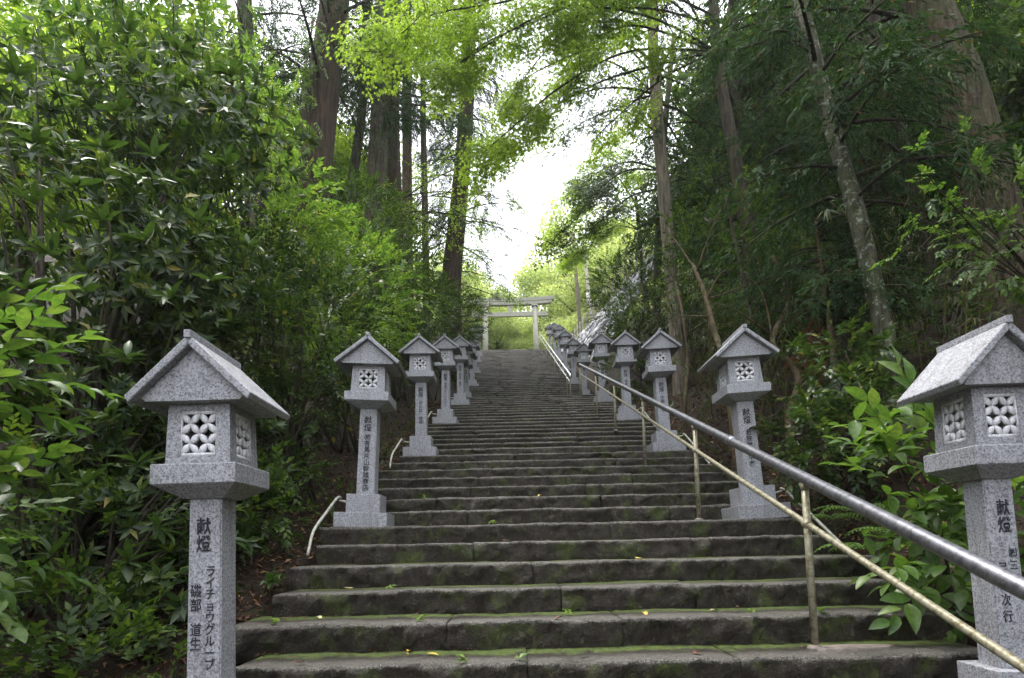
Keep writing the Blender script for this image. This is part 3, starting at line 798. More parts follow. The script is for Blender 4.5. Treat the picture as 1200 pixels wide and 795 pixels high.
# ------------------------------------------------------------------ shrubs
def stems_acc(base, tips, rng, r0=.022, curve=.3, every=1):
    a = Acc()
    for t in tips:
        b = np.array(base)+rng.normal(0, .12, 3)*np.array((1, 1, 0)); t = np.array(tuple(t)); m = (b+t)/2
        k1 = b+(m-b)*.7+np.array((0, 0, .3*abs(t[2]-b[2])))+rng.normal(0, curve*.4, 3)
        pts = bez(b, k1, m+rng.normal(0, curve*.5, 3)*np.array((1, 1, .3)), t, 9)
        a.tube(pts, np.linspace(r0, r0*.25, 9), 6, 0)
    return a
def shrub(name, base, blobs, tm, mat, label, cat='shrub', group=None, rng=None, barkm='bark_dark', r0=.022, nst=10, kwargs=None, parts=0, partmesh=None):
    rng = rng or np.random.default_rng(len(bpy.data.objects))
    b = Vector(base); root = thing(name, b, label, cat, group)
    acc = Acc(); tips = []
    for i, (c, r, n) in enumerate(blobs):
        p = blob(acc, TM[tm], c, r, n, rng, seed=i+len(bpy.data.objects), **(kwargs or {}))
        if len(p): tips += list(p[rng.integers(0, len(p), nst)])
    link('foliage', acc.mesh('foliage', b), M[mat], root)
    st = stems_acc(b, tips, rng, r0); link('stems', st.mesh('stems', b, True), M[barkm], root)
    return root
def single_leaves(root, pts, dirs, L, W, mat, rng, n_per=7, sc=(.8, 1.2), style='whorl'):
    """large leaves of the nearest twigs, each a piece of its own"""
    base = []
    for k in range(5):
        V, T = leaf_np(L, W, rng.uniform(.08, .3), rng.uniform(.02, .4), True); me = mesh_np('leaf', V, T, True); me.materials.append(M[mat]); base.append(me)
    o = Vector(root.location)
    for p, d in zip(pts, dirs):
        d = Vector(d).normalized(); q = d.to_track_quat('Y', 'Z')
        for i in range(n_per):
            if style == 'whorl' or (style == 'mix' and i % 2): a = 2*PI*i/n_per+rng.uniform(-.3, .3); el = rng.uniform(.0, .75); f = Vector((math.cos(a)*math.cos(el), math.sin(el)*.9+.3, math.sin(a)*math.cos(el))); pos = Vector((0, rng.uniform(-.01, .01), 0))
            else:
                s = 1 if i % 2 else -1; lv = i//2; a = s*rng.uniform(.4, 1.5)*(1-.12*lv); f = Vector((math.sin(a), math.cos(a), rng.uniform(-.7, .5))); pos = Vector((0, lv*L*.55, 0))
            f = q @ f; pos = q @ pos
            lo = bpy.data.objects.new('leaf', base[int(rng.integers(0, 5))]); COL.objects.link(lo); lo.parent = root
            lo.location = Vector(p)+pos-o; lo.rotation_euler = (f.to_track_quat('Y', 'Z') @ Matrix.Rotation(rng.uniform(-.4, .4), 4, 'Y').to_quaternion()).to_euler()
            k = rng.uniform(*sc); lo.scale = (k, k, k)

def R_(seed): return np.random.default_rng(seed)
# the big dark glossy bush filling the left
g1 = shrub('evergreen_bush', (-3.2, 4.2, ground(-3.2, 4.2)),
    [(P(70, 330, 4.6), (1.3, .9, 1.2), 560), (P(60, 150, 5.4), (1.4, .9, .6), 240), (P(215, 150, 5.6), (1.15, .9, 1.0), 420), (P(190, 330, 5.0), (.75, .7, .95), 330),
     (P(20, 560, 4.2), (.9, .7, .8), 260), (P(120, 500, 4.5), (.7, .6, .7), 210), (P(-90, 300, 4.6), (1., .9, 1.6), 260),
     (P(40, 700, 4.2), (.8, .7, .55), 110), (P(150, 620, 4.5), (.6, .6, .6), 100), (P(230, 560, 5.2), (.6, .6, .7), 150), (P(140, 760, 3.9), (.5, .5, .3), 60), (P(300, 520, 5.4), (.4, .6, .5), 90), (P(260, 640, 4.6), (.35, .5, .35), 60), (P(210, 700, 4.0), (.35, .4, .3), 60), ],
    'whorl', 'lf_shrub', 'dark glossy evergreen bush with long whorled leaves filling the left', rng=R_(1), nst=7, r0=.028, kwargs=dict(shell=.35, gap=.05, up_bias=.45))
rngp = R_(2); pts = []; dirs = []
for (u, v, d) in [(270, 90, 3.6), (265, 195, 3.6), (140, 130, 3.5), (120, 175, 3.6), (180, 185, 3.8), (60, 300, 3.5), (100, 345, 3.5), (150, 420, 3.6), (60, 420, 3.4), (30, 340, 3.3), (170, 285, 3.9), (230, 260, 4.1), (90, 220, 3.6), (40, 170, 3.4), (210, 60, 3.8), (150, 40, 3.7), (130, 490, 3.5), (70, 510, 3.4), (185, 470, 3.7), (160, 545, 3.4), (100, 570, 3.3), (40, 240, 3.3), (200, 350, 4.0), (250, 330, 4.2), (290, 290, 4.3), (120, 260, 3.7), (20, 90, 3.4), (90, 100, 3.5), (300, 220, 4.4), (185, 620, 3.5), (150, 660, 3.6), (60, 650, 3.3)]:
    pts.append(P(u, v, d)); dirs.append((rngp.uniform(-.3, .7), -rngp.uniform(.3, 1), rngp.uniform(.2, 1)))
single_leaves(g1, pts, dirs, .15, .046, 'lf_shrub', rngp, 9)
shrub('small_leaved_bush', (-2.7, 3.6, ground(-2.7, 3.6)), [(P(60, 760, 3.5), (.6, .5, .4), 150), (P(150, 730, 3.7), (.4, .4, .35), 110), (P(300, 600, 5.0), (.35, .5, .4), 110), (P(335, 540, 5.8), (.3, .5, .45), 90), (P(100, 640, 3.9), (.6, .4, .4), 120), (P(20, 560, 3.6), (.4, .4, .4), 60), (P(150, 785, 3.2), (.35, .3, .22), 60), (P(60, 790, 3.0), (.45, .3, .22), 70), (P(340, 480, 6.3), (.3, .5, .5), 80)], 'alt', 'lf_hedge',
    'fine leaved fresh green bush low down behind the nearest left lantern', rng=R_(8), nst=6, r0=.012, kwargs=dict(shell=.3, gap=.05, scale=.9))
# foreground light green broad leaves at the far left edge
g2 = shrub('broadleaf_bush', (-2.6, 2.4, ground(-2.6, 2.4)), [(P(-50, 420, 2.7), (.35, .35, .35), 26), (P(-50, 600, 2.6), (.35, .3, .45), 26)], 'alt_fine', 'lf_hydrangea',
    'soft light green broad leaved bush at the far left edge', rng=R_(3), nst=3, r0=.012, kwargs=dict(shell=.3, scale=1.3))
rngp = R_(4); single_leaves(g2, [P(-15, 400, 2.7), P(5, 360, 2.9), P(-10, 520, 2.6), P(15, 455, 2.9), P(-10, 610, 2.6), P(10, 580, 3.0), P(-5, 330, 2.8), P(25, 420, 3.1), P(0, 700, 2.8)], [(rngp.uniform(-.3, 1), rngp.uniform(-1, .3), rngp.uniform(-.2, .9)) for _ in range(9)], .115, .058, 'lf_shrub', rngp, 6, style='mix')
# lit yellow-green shrub and the hedge run climbing beside the stairs
shrub('sunlit_shrub', P(300, 560, 7.0), [(P(300, 250, 7.0), (1.0, .9, .9), 520), (P(275, 130, 8.0), (.9, .8, .8), 300), (P(345, 300, 7.6), (.7, .7, .6), 300)], 'alt', 'lf_light',
    'yellow green shrub catching the light above the dark bushes', rng=R_(5), kwargs=dict(shell=.5, gap=.02), nst=6)
shrub('sunlit_shrub', (-4.5, 7.5, ground(-4.5, 7.5)), [(P(90, 70, 5.8), (1.0, .9, .6), 130), (P(200, 50, 6.2), (1.2, .9, .8), 200), (P(-30, 160, 5.8), (.7, .8, .7), 80), (P(160, -40, 6.4), (1.5, .9, .6), 130), (P(230, 130, 5.8), (.6, .6, .7), 90)], 'whorl', 'lf_light',  # light on the bush top put into paler leaves
    'paler leaved shrub painting the lit top of the glossy bush at top left', rng=R_(7), kwargs=dict(shell=.3, gap=.02, scale=1.1), nst=8)
shrub('camellia_bush', P(330, 600, 6.2), [(P(270, 400, 5.7), (.75, .6, .65), 380), (P(350, 390, 6.6), (.85, .7, .8), 560), (P(345, 470, 6.5), (.55, .5, .4), 150), (P(290, 330, 6.2), (.6, .6, .6), 300)], 'alt', 'lf_shrub',
    'dark small leaved bush behind the first left lantern roof', rng=R_(6), kwargs=dict(shell=.5, gap=.1), nst=7)
hed = [(P(400, 350, 8.5), (1.1, .9, .9), 760, 'lf_light', 'bushy light green hedge plant beyond the second left lantern'),
       (P(435, 330, 11), (1.3, 1.1, 1.1), 760, 'lf_hedge', 'round green hedge bush below the thick cedar trunk'),
       (P(460, 355, 14), (1.5, 1.5, 1.3), 800, 'lf_hedge', 'dense hedge bush above the third left lantern'),
       (P(500, 372, 17.5), (1.6, 1.6, 1.2), 700, 'lf_shrub', 'dark hedge bush below the red brown cedar'),
       (P(520, 385, 21.5), (1.5, 1.6, 1.2), 600, 'lf_hedge', 'last hedge bush beside the upper left lanterns'),
       (P(410, 265, 13), (1.3, 1.3, .9), 520, 'lf_hedge', 'soft green bush at the foot of the thick cedar')]
for i, (c, r, n, mt, lb) in enumerate(hed):
    shrub('hedge_bush', (c.x, c.y, ground(c.x, c.y)), [(c, r, n), (c-Vector((.3, 0, r[2]*.9)), (r[0]*.8, r[1]*.8, r[2]*.8), n//3)], 'alt' if i < 3 else 'alt_small', mt, lb, group='bushes climbing beside the left lanterns', rng=R_(10+i),
          kwargs=dict(shell=.6, gap=0, scale=1.0 if i < 3 else 1.7), nst=5)

# ------------------------------------------------------------------ right side plants
hy = shrub('hydrangea', (2.75, 3.7, ground(2.75, 3.7)), [(P(1085, 560, 3.7), (.35, .3, .35), 16), (P(1120, 640, 3.5), (.3, .3, .3), 14)], 'alt_fine', 'lf_hydrangea',
    'leafy hydrangea with large oval leaves beside the nearest right lantern', rng=R_(20), nst=5, r0=.012, kwargs=dict(shell=.3, scale=1.6))
rngp = R_(21); pts = []; dirs = []
for (u, v, d) in [(1060, 470, 3.5), (1095, 455, 3.6), (1050, 530, 3.4), (1085, 540, 3.3), (1020, 520, 3.6), (1110, 590, 3.3), (1070, 600, 3.3), (1040, 580, 3.4), (1100, 640, 3.2), (1065, 660, 3.3), (1120, 520, 3.4), (1130, 690, 3.2), (1075, 700, 3.25), (1000, 545, 3.7), (1110, 480, 3.5), (1150, 620, 3.4), (1195, 480, 3.4), (1199, 600, 3.3)]+[(rngp.uniform(1000, 1145), rngp.uniform(490, 710), rngp.uniform(3.3, 3.9)) for _ in range(26)]:
    pts.append(P(u, v, d)); dirs.append((rngp.uniform(-1, .6), -rngp.uniform(.2, 1), rngp.uniform(-.3, .9)))
single_leaves(hy, pts, dirs, .122, .064, 'lf_hydrangea', rngp, 6, style='mix')
sh = shrub('spindle_shrub', (3.3, 5.6, ground(3.3, 5.6)), [(P(985, 430, 5.8), (.50, .4, .45), 120), (P(960, 520, 5.4), (.40, .35, .45), 100), (P(1010, 500, 5.2), (.35, .35, .5), 80)], 'alt_fine', 'lf_shrub',
    'green shrub of oval leaves between the two front right lanterns', rng=R_(22), nst=6, r0=.013, kwargs=dict(shell=.3, gap=.0, scale=.85, up_bias=.1))
rngp = R_(23); pts = []; dirs = []
for i in range(34):
    pts.append(P(rngp.uniform(925, 1045), rngp.uniform(395, 600), rngp.uniform(4.7, 5.3))); dirs.append((rngp.uniform(-1, .4), -rngp.uniform(.3, 1), rngp.uniform(.0, .9)))
single_leaves(sh, pts, dirs, .10, .045, 'lf_shrub', rngp, 7, style='whorl')
# overhanging light sprig near the thick right trunk
sp = thing('overhanging_sapling', P(1230, 420, 4.6), 'light green leafy sapling branches in front of the thick right trunk', 'sapling')
b0 = P(1260, 380, 4.6); acc = Acc(); sa = Acc(); rngp = R_(24)
for (u, v, u2, v2, n) in [(1050, 160, 1130, 260, 9), (1040, 185, 1150, 250, 9), (1045, 300, 1150, 290, 12), (1130, 150, 1150, 260, 8), (1095, 230, 1170, 270, 12), (1075, 255, 1170, 300, 12), (1150, 200, 1190, 280, 12), (1195, 200, 1215, 280, 10), (1110, 320, 1180, 310, 8), (1180, 330, 1200, 330, 14), (1160, 250, 1200, 270, 14)]:
    e = P(u, v, 4.2+rngp.uniform(-.2, .3)); m = P(u2, v2, 4.4)
    pl = bez(b0, m, m, e, 12); sa.tube(pl, np.linspace(.010, .003, 12), 5)
    k = rngp.integers(5, 12, n); p = pl[k]+rngp.normal(0, .03, (n, 3)); f = (np.array(tuple(e))-np.array(tuple(m)))[None]+rngp.normal(0, .35, (n, 3))
    place_var(acc, TM['alt_fine'], p, f-np.array((0, 0, .25)), np.tile((0, 0, 1.), (n, 1))+rngp.normal(0, .4, (n, 3)), rngp.uniform(.4, .65, n), rngp)
link('foliage', acc.mesh('foliage', sp.location), M['lf_hydrangea'], sp); link('stems', sa.mesh('stems', sp.location, True), M['bark_dark'], sp)
# ferns
def fern_mesh(rng):
    a = Acc()
    for k in range(9):
        az = rng.uniform(0, 2*PI); L = rng.uniform(.28, .45); d = np.array((math.cos(az), math.sin(az), 0))
        pl = np.array([d*L*t+np.array((0, 0, L*(.75*t-.75*t*t*1.1))) for t in np.linspace(0, 1, 12)])
        a.tube(pl, .002, 3)
        sd_ = np.array((-d[1], d[0], 0))
        for i in range(1, 12):
            w = .09*math.sin(PI*min(1, (i+1.2)/13))**.8
            for s in (-1, 1):
                place(a, leaf_np(1, .24, .1, .15), pl[i][None], (sd_*s+d*.45+np.array((0, 0, -.2)))[None], np.array([[0, 0, 1.]]), np.array([w]))
    return a.mesh('frond')
fm = [fern_mesh(R_(30+i)) for i in range(3)]
for i, (u, v, d, lb) in enumerate([(1010, 645, 4.3, 'fern arching over the step ends right of the first rail post'), (1040, 625, 4.0, 'fern tucked under the hydrangea leaves'), (975, 610, 4.9, 'fern beside the second right lantern pipe'), (1000, 600, 4.7, 'fern behind the other ferns at the bank foot')]):
    c = P(u, v, d); t = thing('fern', c, lb, 'fern', 'ferns at the right edge of the steps'); link('frond', fm[i % 3], M['lf_fern'], t); t.rotation_euler = (0, 0, i*1.3)
    t.scale = (.85,)*3

# bamboo thicket
def culms(name, spots, label, h=(1.3, 2.5), group='dwarf bamboo clumps on the right bank', n=9, seed=0):
    for i, (x, y, lb) in enumerate(spots):
        rng = R_(seed+i); z = ground(x, y); root = thing(name, (x, y, z), lb, 'bamboo', group)
        st = Acc(); fo = Acc()
        for k in range(n):
            b = np.array((rng.normal(0, .3), rng.normal(0, .35), -.05)); hh = rng.uniform(*h)*.85; ln = rng.normal(0, .35, 2)
            t = b+np.array((ln[0], ln[1]-.3, hh)); pl = bez(b, b+np.array((0, 0, hh*.5)), t-np.array((ln[0]*.3, ln[1]*.3, .3)), t, 9)
            st.tube(pl, np.linspace(.009, .003, 9), 5)
            m = 17; q = rng.integers(2, 9, m); p = pl[q]+rng.normal(0, .08, (m, 3)); f = rng.normal(0, .8, (m, 3))+np.array((0, -.3, -.1))
            place_var(fo, TM['bamboo'], p, f, np.tile((0, 0, 1.), (m, 1)), rng.uniform(.7, 1.3, m), rng)
        link('foliage', fo.mesh('foliage'), M['lf_bamboo'], root); link('culms', st.mesh('culms'), M['cane'], root)
culms('bamboo_clump', [(3.4, 7.2, 'slender bamboo clump just behind the second right lantern'), (4.3, 7.6, 'bamboo clump on the bank beyond the spindle shrub'), (3.6, 9.2, 'bamboo clump between the second and third right lanterns'),
    (4.6, 9.6, 'bamboo clump higher on the bank beside the rusty cedar spray'), (3.7, 11.2, 'bamboo clump behind the third right lantern'), (4.7, 12, 'bamboo clump under the pale leaning pole'), (3.9, 13.6, 'bamboo clump behind the fourth right lantern'),
    (5.4, 8.3, 'bamboo clump at the foot of the lichen spotted trunk'), (4.9, 6.2, 'bamboo clump behind the oval leaved shrub'), (4.9, 14.5, 'bamboo clump near the lower rocks'), (6.0, 11, 'bamboo clump deep in shade on the right bank')], '', seed=100)
shrub('bank_shrub', (3.6, 15, ground(3.6, 15)), [(P(745, 355, 15.5), (1.2, 1.2, 1.3), 420), (P(745, 430, 14.5), (.8, .8, 1.0), 200), (P(830, 340, 14.5), (1.0, 1.2, 1.2), 300)], 'alt_small', 'lf_shrub',
    'dark shrub hanging over the fourth and fifth right lanterns', rng=R_(40), kwargs=dict(shell=.45, gap=.1, scale=1.6), nst=8)
shrub('bank_shrub', (5.2, 11, ground(5.2, 11)), [(P(850, 300, 10.5), (1.3, 1.2, 1.1), 420), (P(900, 330, 9.5), (1.0, 1.0, .9), 300), (P(840, 240, 11.5), (.8, 1.0, .9), 200)], 'alt', 'lf_hedge',
    'dark green shrub in the shade above the third right lantern', rng=R_(41), kwargs=dict(shell=.45, gap=.12, scale=1.1), nst=8)
shrub('bank_shrub', (6.2, 8, ground(6.2, 8)), [(P(1085, 400, 7.6), (1.0, 1.0, .6), 240), (P(1150, 470, 6.3), (.6, .6, .35), 120), (P(1040, 440, 7.4), (.6, .8, .5), 140)], 'alt', 'lf_hedge',
    'low green bush at the foot of the thick right trunk', rng=R_(42), kwargs=dict(shell=.4, gap=.05, scale=.9), nst=8)

shrub('bank_shrub', (5.0, 18, ground(5.0, 18)), [(P(770, 380, 17.5), (1.4, 1.4, 1.1), 420), (P(735, 400, 18.5), (.8, 1.0, .8), 200), (P(800, 420, 15.5), (1.2, 1.0, .9), 300), (P(720, 330, 21), (1.0, 1.3, .8), 260)], 'alt_small', 'lf_hedge',
    'dense bush spilling over the lower edge of the pale rocks', rng=R_(43), kwargs=dict(shell=.45, gap=.1, scale=1.8), nst=8)
# bare slim trees on the bank
def slim(name, pts, r0, r1, mat, label, twigs=0, seed=0, cat='tree', extra=None):
    base = Vector(pts[0]); root = thing(name, base, label, cat)
    pl = spline(pts, 36); a = Acc(); a.tube(pl, np.linspace(r0, r1, len(pl)), 14, .07, seed)
    link('trunk', a.mesh('trunk', base, True), M[mat], root)
    if twigs:
        rng = R_(seed+500); b = Acc()
        for k in range(twigs):
            i = int(rng.integers(len(pl)//2, len(pl)-1)); p = pl[i]; d = rng.normal(0, 1, 3)*np.array((1, .8, .4))+np.array((0, 0, .8)); d /= np.linalg.norm(d); L = rng.uniform(.5, 1.1)
            b.tube(bez(p, p+d*L*.4, p+d*L*.7+np.array((0, 0, .1)), p+d*L+rng.normal(0, .1, 3), 7), np.linspace(r1*.7, .004, 7), 6)
        link('branches', b.mesh('branches', base, True), M[mat], root)
    return root
def gp(u, v, d, dz=0):
    p = P(u, v, d); return Vector((p.x, p.y, ground(p.x, p.y)-.5))
slim('bare_tree', [gp(870, 560, 7.4), P(862, 520, 7.2), P(850, 430, 7.2), P(838, 390, 7.4), P(826, 345, 7.6), P(812, 310, 7.9)], .06, .022, 'bark_tan', 'pale forked bare tree behind the second right lantern', 7, 1)
slim('bare_tree', [gp(800, 500, 9.6), P(803, 470, 9.6), P(806, 420, 9.8), P(800, 370, 9.8), P(792, 330, 10)], .035, .02, 'bark_tan', 'thin bare stem just right of the third right lantern', 3, 2)
slim('bare_tree', [gp(935, 560, 6.6), P(925, 500, 6.6), P(935, 440, 6.7), P(905, 400, 6.8), P(925, 350, 7.0), P(905, 300, 7)], .05, .02, 'bark_tan', 'crooked bare stem behind the oval leaved shrub', 5, 3)
slim('bare_tree', [gp(905, 480, 7.6), P(900, 440, 7.6), P(880, 370, 7.8), P(865, 300, 8), P(850, 230, 8)], .03, .015, 'bark_dark', 'dark thin stem above the second right lantern roof', 4, 4)

# ------------------------------------------------------------------ cedars
def cedar(name, path, r0, r1, mat, label, crown=None, seed=0, mat_leaf='lf_cedar', roots=.25, sides=28, nb=40, blen=(1.6, 3.2), dens=7, fsc=1.3, az=None, droop=.35, group=None, cat='cedar tree'):
    """path: trunk line; crown=(t0,t1) share of the path that carries limbs"""
    base = Vector(path[0]); root = thing(name, base, label, cat, group); rng = R_(seed)
    pl = spline(path, 60); n = len(pl); rr = np.linspace(r0, r1, n); h = np.arange(n)/n; rr = rr*(1+roots*np.exp(-h*16))
    a = Acc(); a.tube(pl, rr, sides, .05, seed); link('trunk', a.mesh('trunk', base, True), M[mat], root)
    if crown:
        br = Acc(); fo = Acc(); t0, t1 = crown
        for k in range(nb):
            t = t0+(t1-t0)*(k+rng.random())/nb; i = min(n-1, int(t*(n-1))); p = pl[i]
            an = rng.uniform(0, 2*PI) if az is None else rng.uniform(*az)
            L = rng.uniform(*blen)*(1-.45*(t-t0)/(t1-t0+1e-6)); d = np.array((math.cos(an), math.sin(an), 0))
            up = rng.uniform(.05, .35); e = p+d*L+np.array((0, 0, up*L-droop*L))
            c = bez(p, p+d*L*.35+np.array((0, 0, up*L*.5)), p+d*L*.75+np.array((0, 0, up*L*.6-.1*L)), e, 10)
            br.tube(c, np.linspace(.035*L/2.5+.008, .006, 10), 6)
            m = int(dens*L*3); tt = rng.uniform(.18, 1.02, m); q = np.array([np.interp(tt, np.linspace(0, 1, 10), c[:, j]) for j in range(3)]).T
            side = np.array((-d[1], d[0], 0)); sg = rng.choice([-1, 1], m)[:, None]; sp_ = rng.uniform(.0, .55, m)[:, None]*(1.15-tt[:, None])*L*.45
            q = q+side*sg*sp_+np.array((0, 0, -1))*sp_*.25+rng.normal(0, .07, (m, 3))
            f = d*rng.uniform(.2, 1, (m, 1))+side*sg*rng.uniform(.2, 1, (m, 1))+np.array((0, 0, -.35))+rng.normal(0, .25, (m, 3))
            place_var(fo, TM['cedar'], q, f, np.tile((0, 0, 1.), (m, 1))+rng.normal(0, .3, (m, 3)), fsc*rng.uniform(.7, 1.3, m), rng)
        link('branches', br.mesh('branches', base, True), M['bark_dark'], root)
        link('crown', fo.mesh('crown', base), M[mat_leaf], root)
    return root
def up(p, dx, dy, dz): return Vector((p.x+dx, p.y+dy, p.z+dz))
# left group
cedar('cedar_tree', [gp(366, 300, 13), P(366, 240, 13), P(376, 120, 13), P(392, 0, 13), P(398, -160, 13.4), P(400, -420, 14)], .50, .22, 'bark_cedar', 'thick dark cedar with a vine on its left side', (.42, .95), 61, nb=44, blen=(2.0, 3.8), dens=6)
cedar('cedar_tree', [gp(443, 330, 15.5), P(440, 260, 15.5), P(444, 150, 15.5), P(448, 30, 15.6), P(450, -200, 16)], .34, .16, 'bark_mossy', 'mossy cedar trunk right of the thick vine covered one', (.55, .98), 62, nb=36, dens=5, fsc=1.5)
cedar('cedar_tree', [gp(470, 330, 19), P(463, 250, 19), P(460, 140, 19), P(462, 20, 19), P(466, -180, 19.5)], .30, .15, 'bark_cedar', 'slim reddish cedar between mossy trunk and thin pair', (.5, .98), 63, nb=34, dens=5, fsc=1.5)
cedar('cedar_tree', [gp(478, 330, 21), P(477, 250, 21), P(477, 130, 21), P(478, 0, 21), P(480, -160, 21)], .22, .12, 'bark_tan', 'tan cedar trunk close beside the slim reddish one', (.55, .98), 64, nb=26, dens=5, fsc=1.5)
cedar('cedar_tree', [gp(500, 340, 20), P(498, 250, 20), P(496, 130, 20), P(496, 0, 20), P(498, -160, 20)], .13, .07, 'bark_dark', 'thin dark cedar with daylight on both sides', (.45, .98), 65, nb=26, blen=(1, 2.2))
cedar('cedar_tree', [gp(415, 300, 17), P(412, 240, 17), P(425, 120, 17), P(430, 0, 17), P(436, -160, 17)], .17, .09, 'bark_dark', 'leaning thin dark cedar next to the thick one', (.45, .98), 66, nb=26, dens=5, fsc=1.5)
cedar('cedar_tree', [gp(530, 360, 22.5), P(529, 340, 22.5), P(536, 260, 22.5), P(545, 150, 22.5), P(550, 20, 22.5), P(552, -120, 22.5)], .42, .24, 'bark_cedar', 'red brown cedar standing left of the gate', (.34, .98), 67, nb=84, blen=(1.6, 3.0), dens=6, fsc=1.6)
cedar('cedar_tree', [gp(300, 320, 15), P(300, 200, 15), P(290, 80, 15), P(285, -60, 15), P(285, -300, 15)], .30, .14, 'bark_dark', 'dark cedar half hidden behind the yellow green shrub', (.35, .95), 68, nb=30, blen=(1.8, 3.4), dens=5, fsc=1.5)
# right group
cedar('cedar_tree', [gp(1185, 480, 7.2), P(1180, 380, 7.2), P(1165, 260, 7.2), P(1130, 120, 7.2), P(1085, 0, 7.3), P(1040, -130, 7.6), P(1010, -330, 8)], .33, .20, 'bark_thick', 'thick leaning cedar trunk at the upper right', (.62, .98), 71, nb=20, blen=(1.6, 2.8), az=(0, 2*PI), sides=40)
cedar('cedar_tree', [gp(1062, 560, 5.9), P(1052, 480, 5.9), P(1030, 360, 6.0), P(1004, 250, 6.1), P(975, 150, 6.4), P(950, 50, 6.5), P(920, -80, 6.8), P(900, -300, 7)], .105, .07, 'bark_lichen', 'slim lichen spotted trunk leaning left on the right bank', (.44, .98), 72, nb=34, blen=(.9, 2.0))
cedar('cedar_tree', [gp(1115, 470, 10), P(1110, 400, 10), P(1090, 290, 10), P(1060, 180, 10), P(1030, 60, 10), P(1010, -100, 10)], .16, .09, 'bark_dark', 'dark slim trunk behind the lichen spotted one', (.40, .98), 73, nb=32, blen=(1.6, 3.0), dens=6)
cedar('cedar_tree', [gp(1090, 440, 12), P(1080, 360, 12), P(1030, 240, 12), P(1000, 100, 12), P(985, -60, 12)], .15, .09, 'bark_dark', 'dark curved trunk deep in the right hand wood', (.3, .98), 74, nb=26, blen=(1.8, 3.4), dens=6)
cedar('cedar_tree', [gp(800, 480, 12.4), P(795, 420, 12.4), P(787, 330, 12.4), P(776, 200, 12.4), P(768, 100, 12.4), P(762, -40, 12.4), P(758, -200, 12.4)], .165, .10, 'bark_grey', 'tall straight pinkish trunk standing right of the upper lanterns', (.62, .98), 75, nb=26, blen=(1.4, 2.6), mat_leaf='lf_cedar')
cedar('cedar_tree', [gp(900, 440, 13), P(880, 340, 13), P(865, 200, 13), P(860, 60, 13), P(858, -120, 13)], .18, .10, 'bark_dark', 'dark cedar with dense drooping sprays above the right lanterns', (.22, .95), 76, nb=50, blen=(1.8, 3.4), dens=6, fsc=1.5)
cedar('cedar_tree', [gp(960, 440, 16), P(950, 340, 16), P(940, 200, 16), P(935, 60, 16), P(930, -120, 16)], .22, .12, 'bark_dark', 'tall cedar at the back of the right wood', (.2, .95), 77, nb=42, blen=(2.2, 4), dens=4.5, fsc=1.9)
cedar('cedar_tree', [gp(1200, 440, 13), P(1195, 340, 13), P(1190, 200, 13), P(1180, 60, 13), P(1180, -120, 13)], .22, .12, 'bark_dark', 'dark cedar behind the thick trunk at the right edge', (.15, .95), 78, nb=38, blen=(2.0, 4), dens=4.5, fsc=1.8)
# small cedar sapling with drooping sprays by the right lanterns
cedar('cedar_sapling', [gp(985, 470, 6.6), P(975, 400, 6.6), P(965, 330, 6.7), P(955, 250, 6.8)], .05, .015, 'bark_tan', 'young cedar with drooping sprays above the oval leaved shrub', (.45, 1.), 79, nb=34, blen=(.6, 1.3), dens=14, fsc=.75)
rs_ = thing('dead_cedar_spray', P(945, 400, 6.9), 'rust brown dead cedar spray hanging beside the second right lantern', 'dead branch')
acc = Acc(); rngp = R_(80); n = 40; p = np.array([tuple(P(rngp.uniform(930, 965), rngp.uniform(365, 430), rngp.uniform(6.6, 7))) for _ in range(n)])
place_var(acc, TM['cedar'], p, np.tile((0, 0, -1.), (n, 1))+rngp.normal(0, .25, (n, 3)), rngp.normal(0, 1, (n, 3)), rngp.uniform(.5, .9, n), rngp)
link('needles', acc.mesh('needles', rs_.location), M['lf_rust'], rs_)
b = Acc(); b.tube(spline([P(1000, 350, 6.9), P(960, 355, 6.9), P(945, 400, 6.9)], 10), .008, 5); link('twig', b.mesh('twig', rs_.location), M['bark_tan'], rs_)

# ------------------------------------------------------------------ vine on the thick cedar
vn = thing('climbing_vine', P(345, 230, 12.4), 'bright green climbing vine on the left side of the thick cedar', 'vine')
acc = Acc(); rngp = R_(81); n = 260; t = rngp.random(n)
p = np.array([tuple(P(np.interp(a, [0, .5, 1], [340, 350, 368])+rngp.normal(0, 9), 235-a*210, 12.3+rngp.normal(0, .12))) for a in t])
place_var(acc, TM['alt_small'], p, rngp.normal(0, .6, (n, 3))+np.array((0, -.4, -.5)), np.tile((0, -.5, 1.), (n, 1)), rngp.uniform(.9, 1.8, n), rngp)
link('foliage', acc.mesh('foliage', vn.location), M['lf_light'], vn)
b = Acc(); b.tube(spline([P(345, 235, 12.5), P(352, 120, 12.5), P(368, 20, 12.5)], 12), .02, 6); link('vine_stem', b.mesh('vine_stem', vn.location), M['bark_tan'], vn)

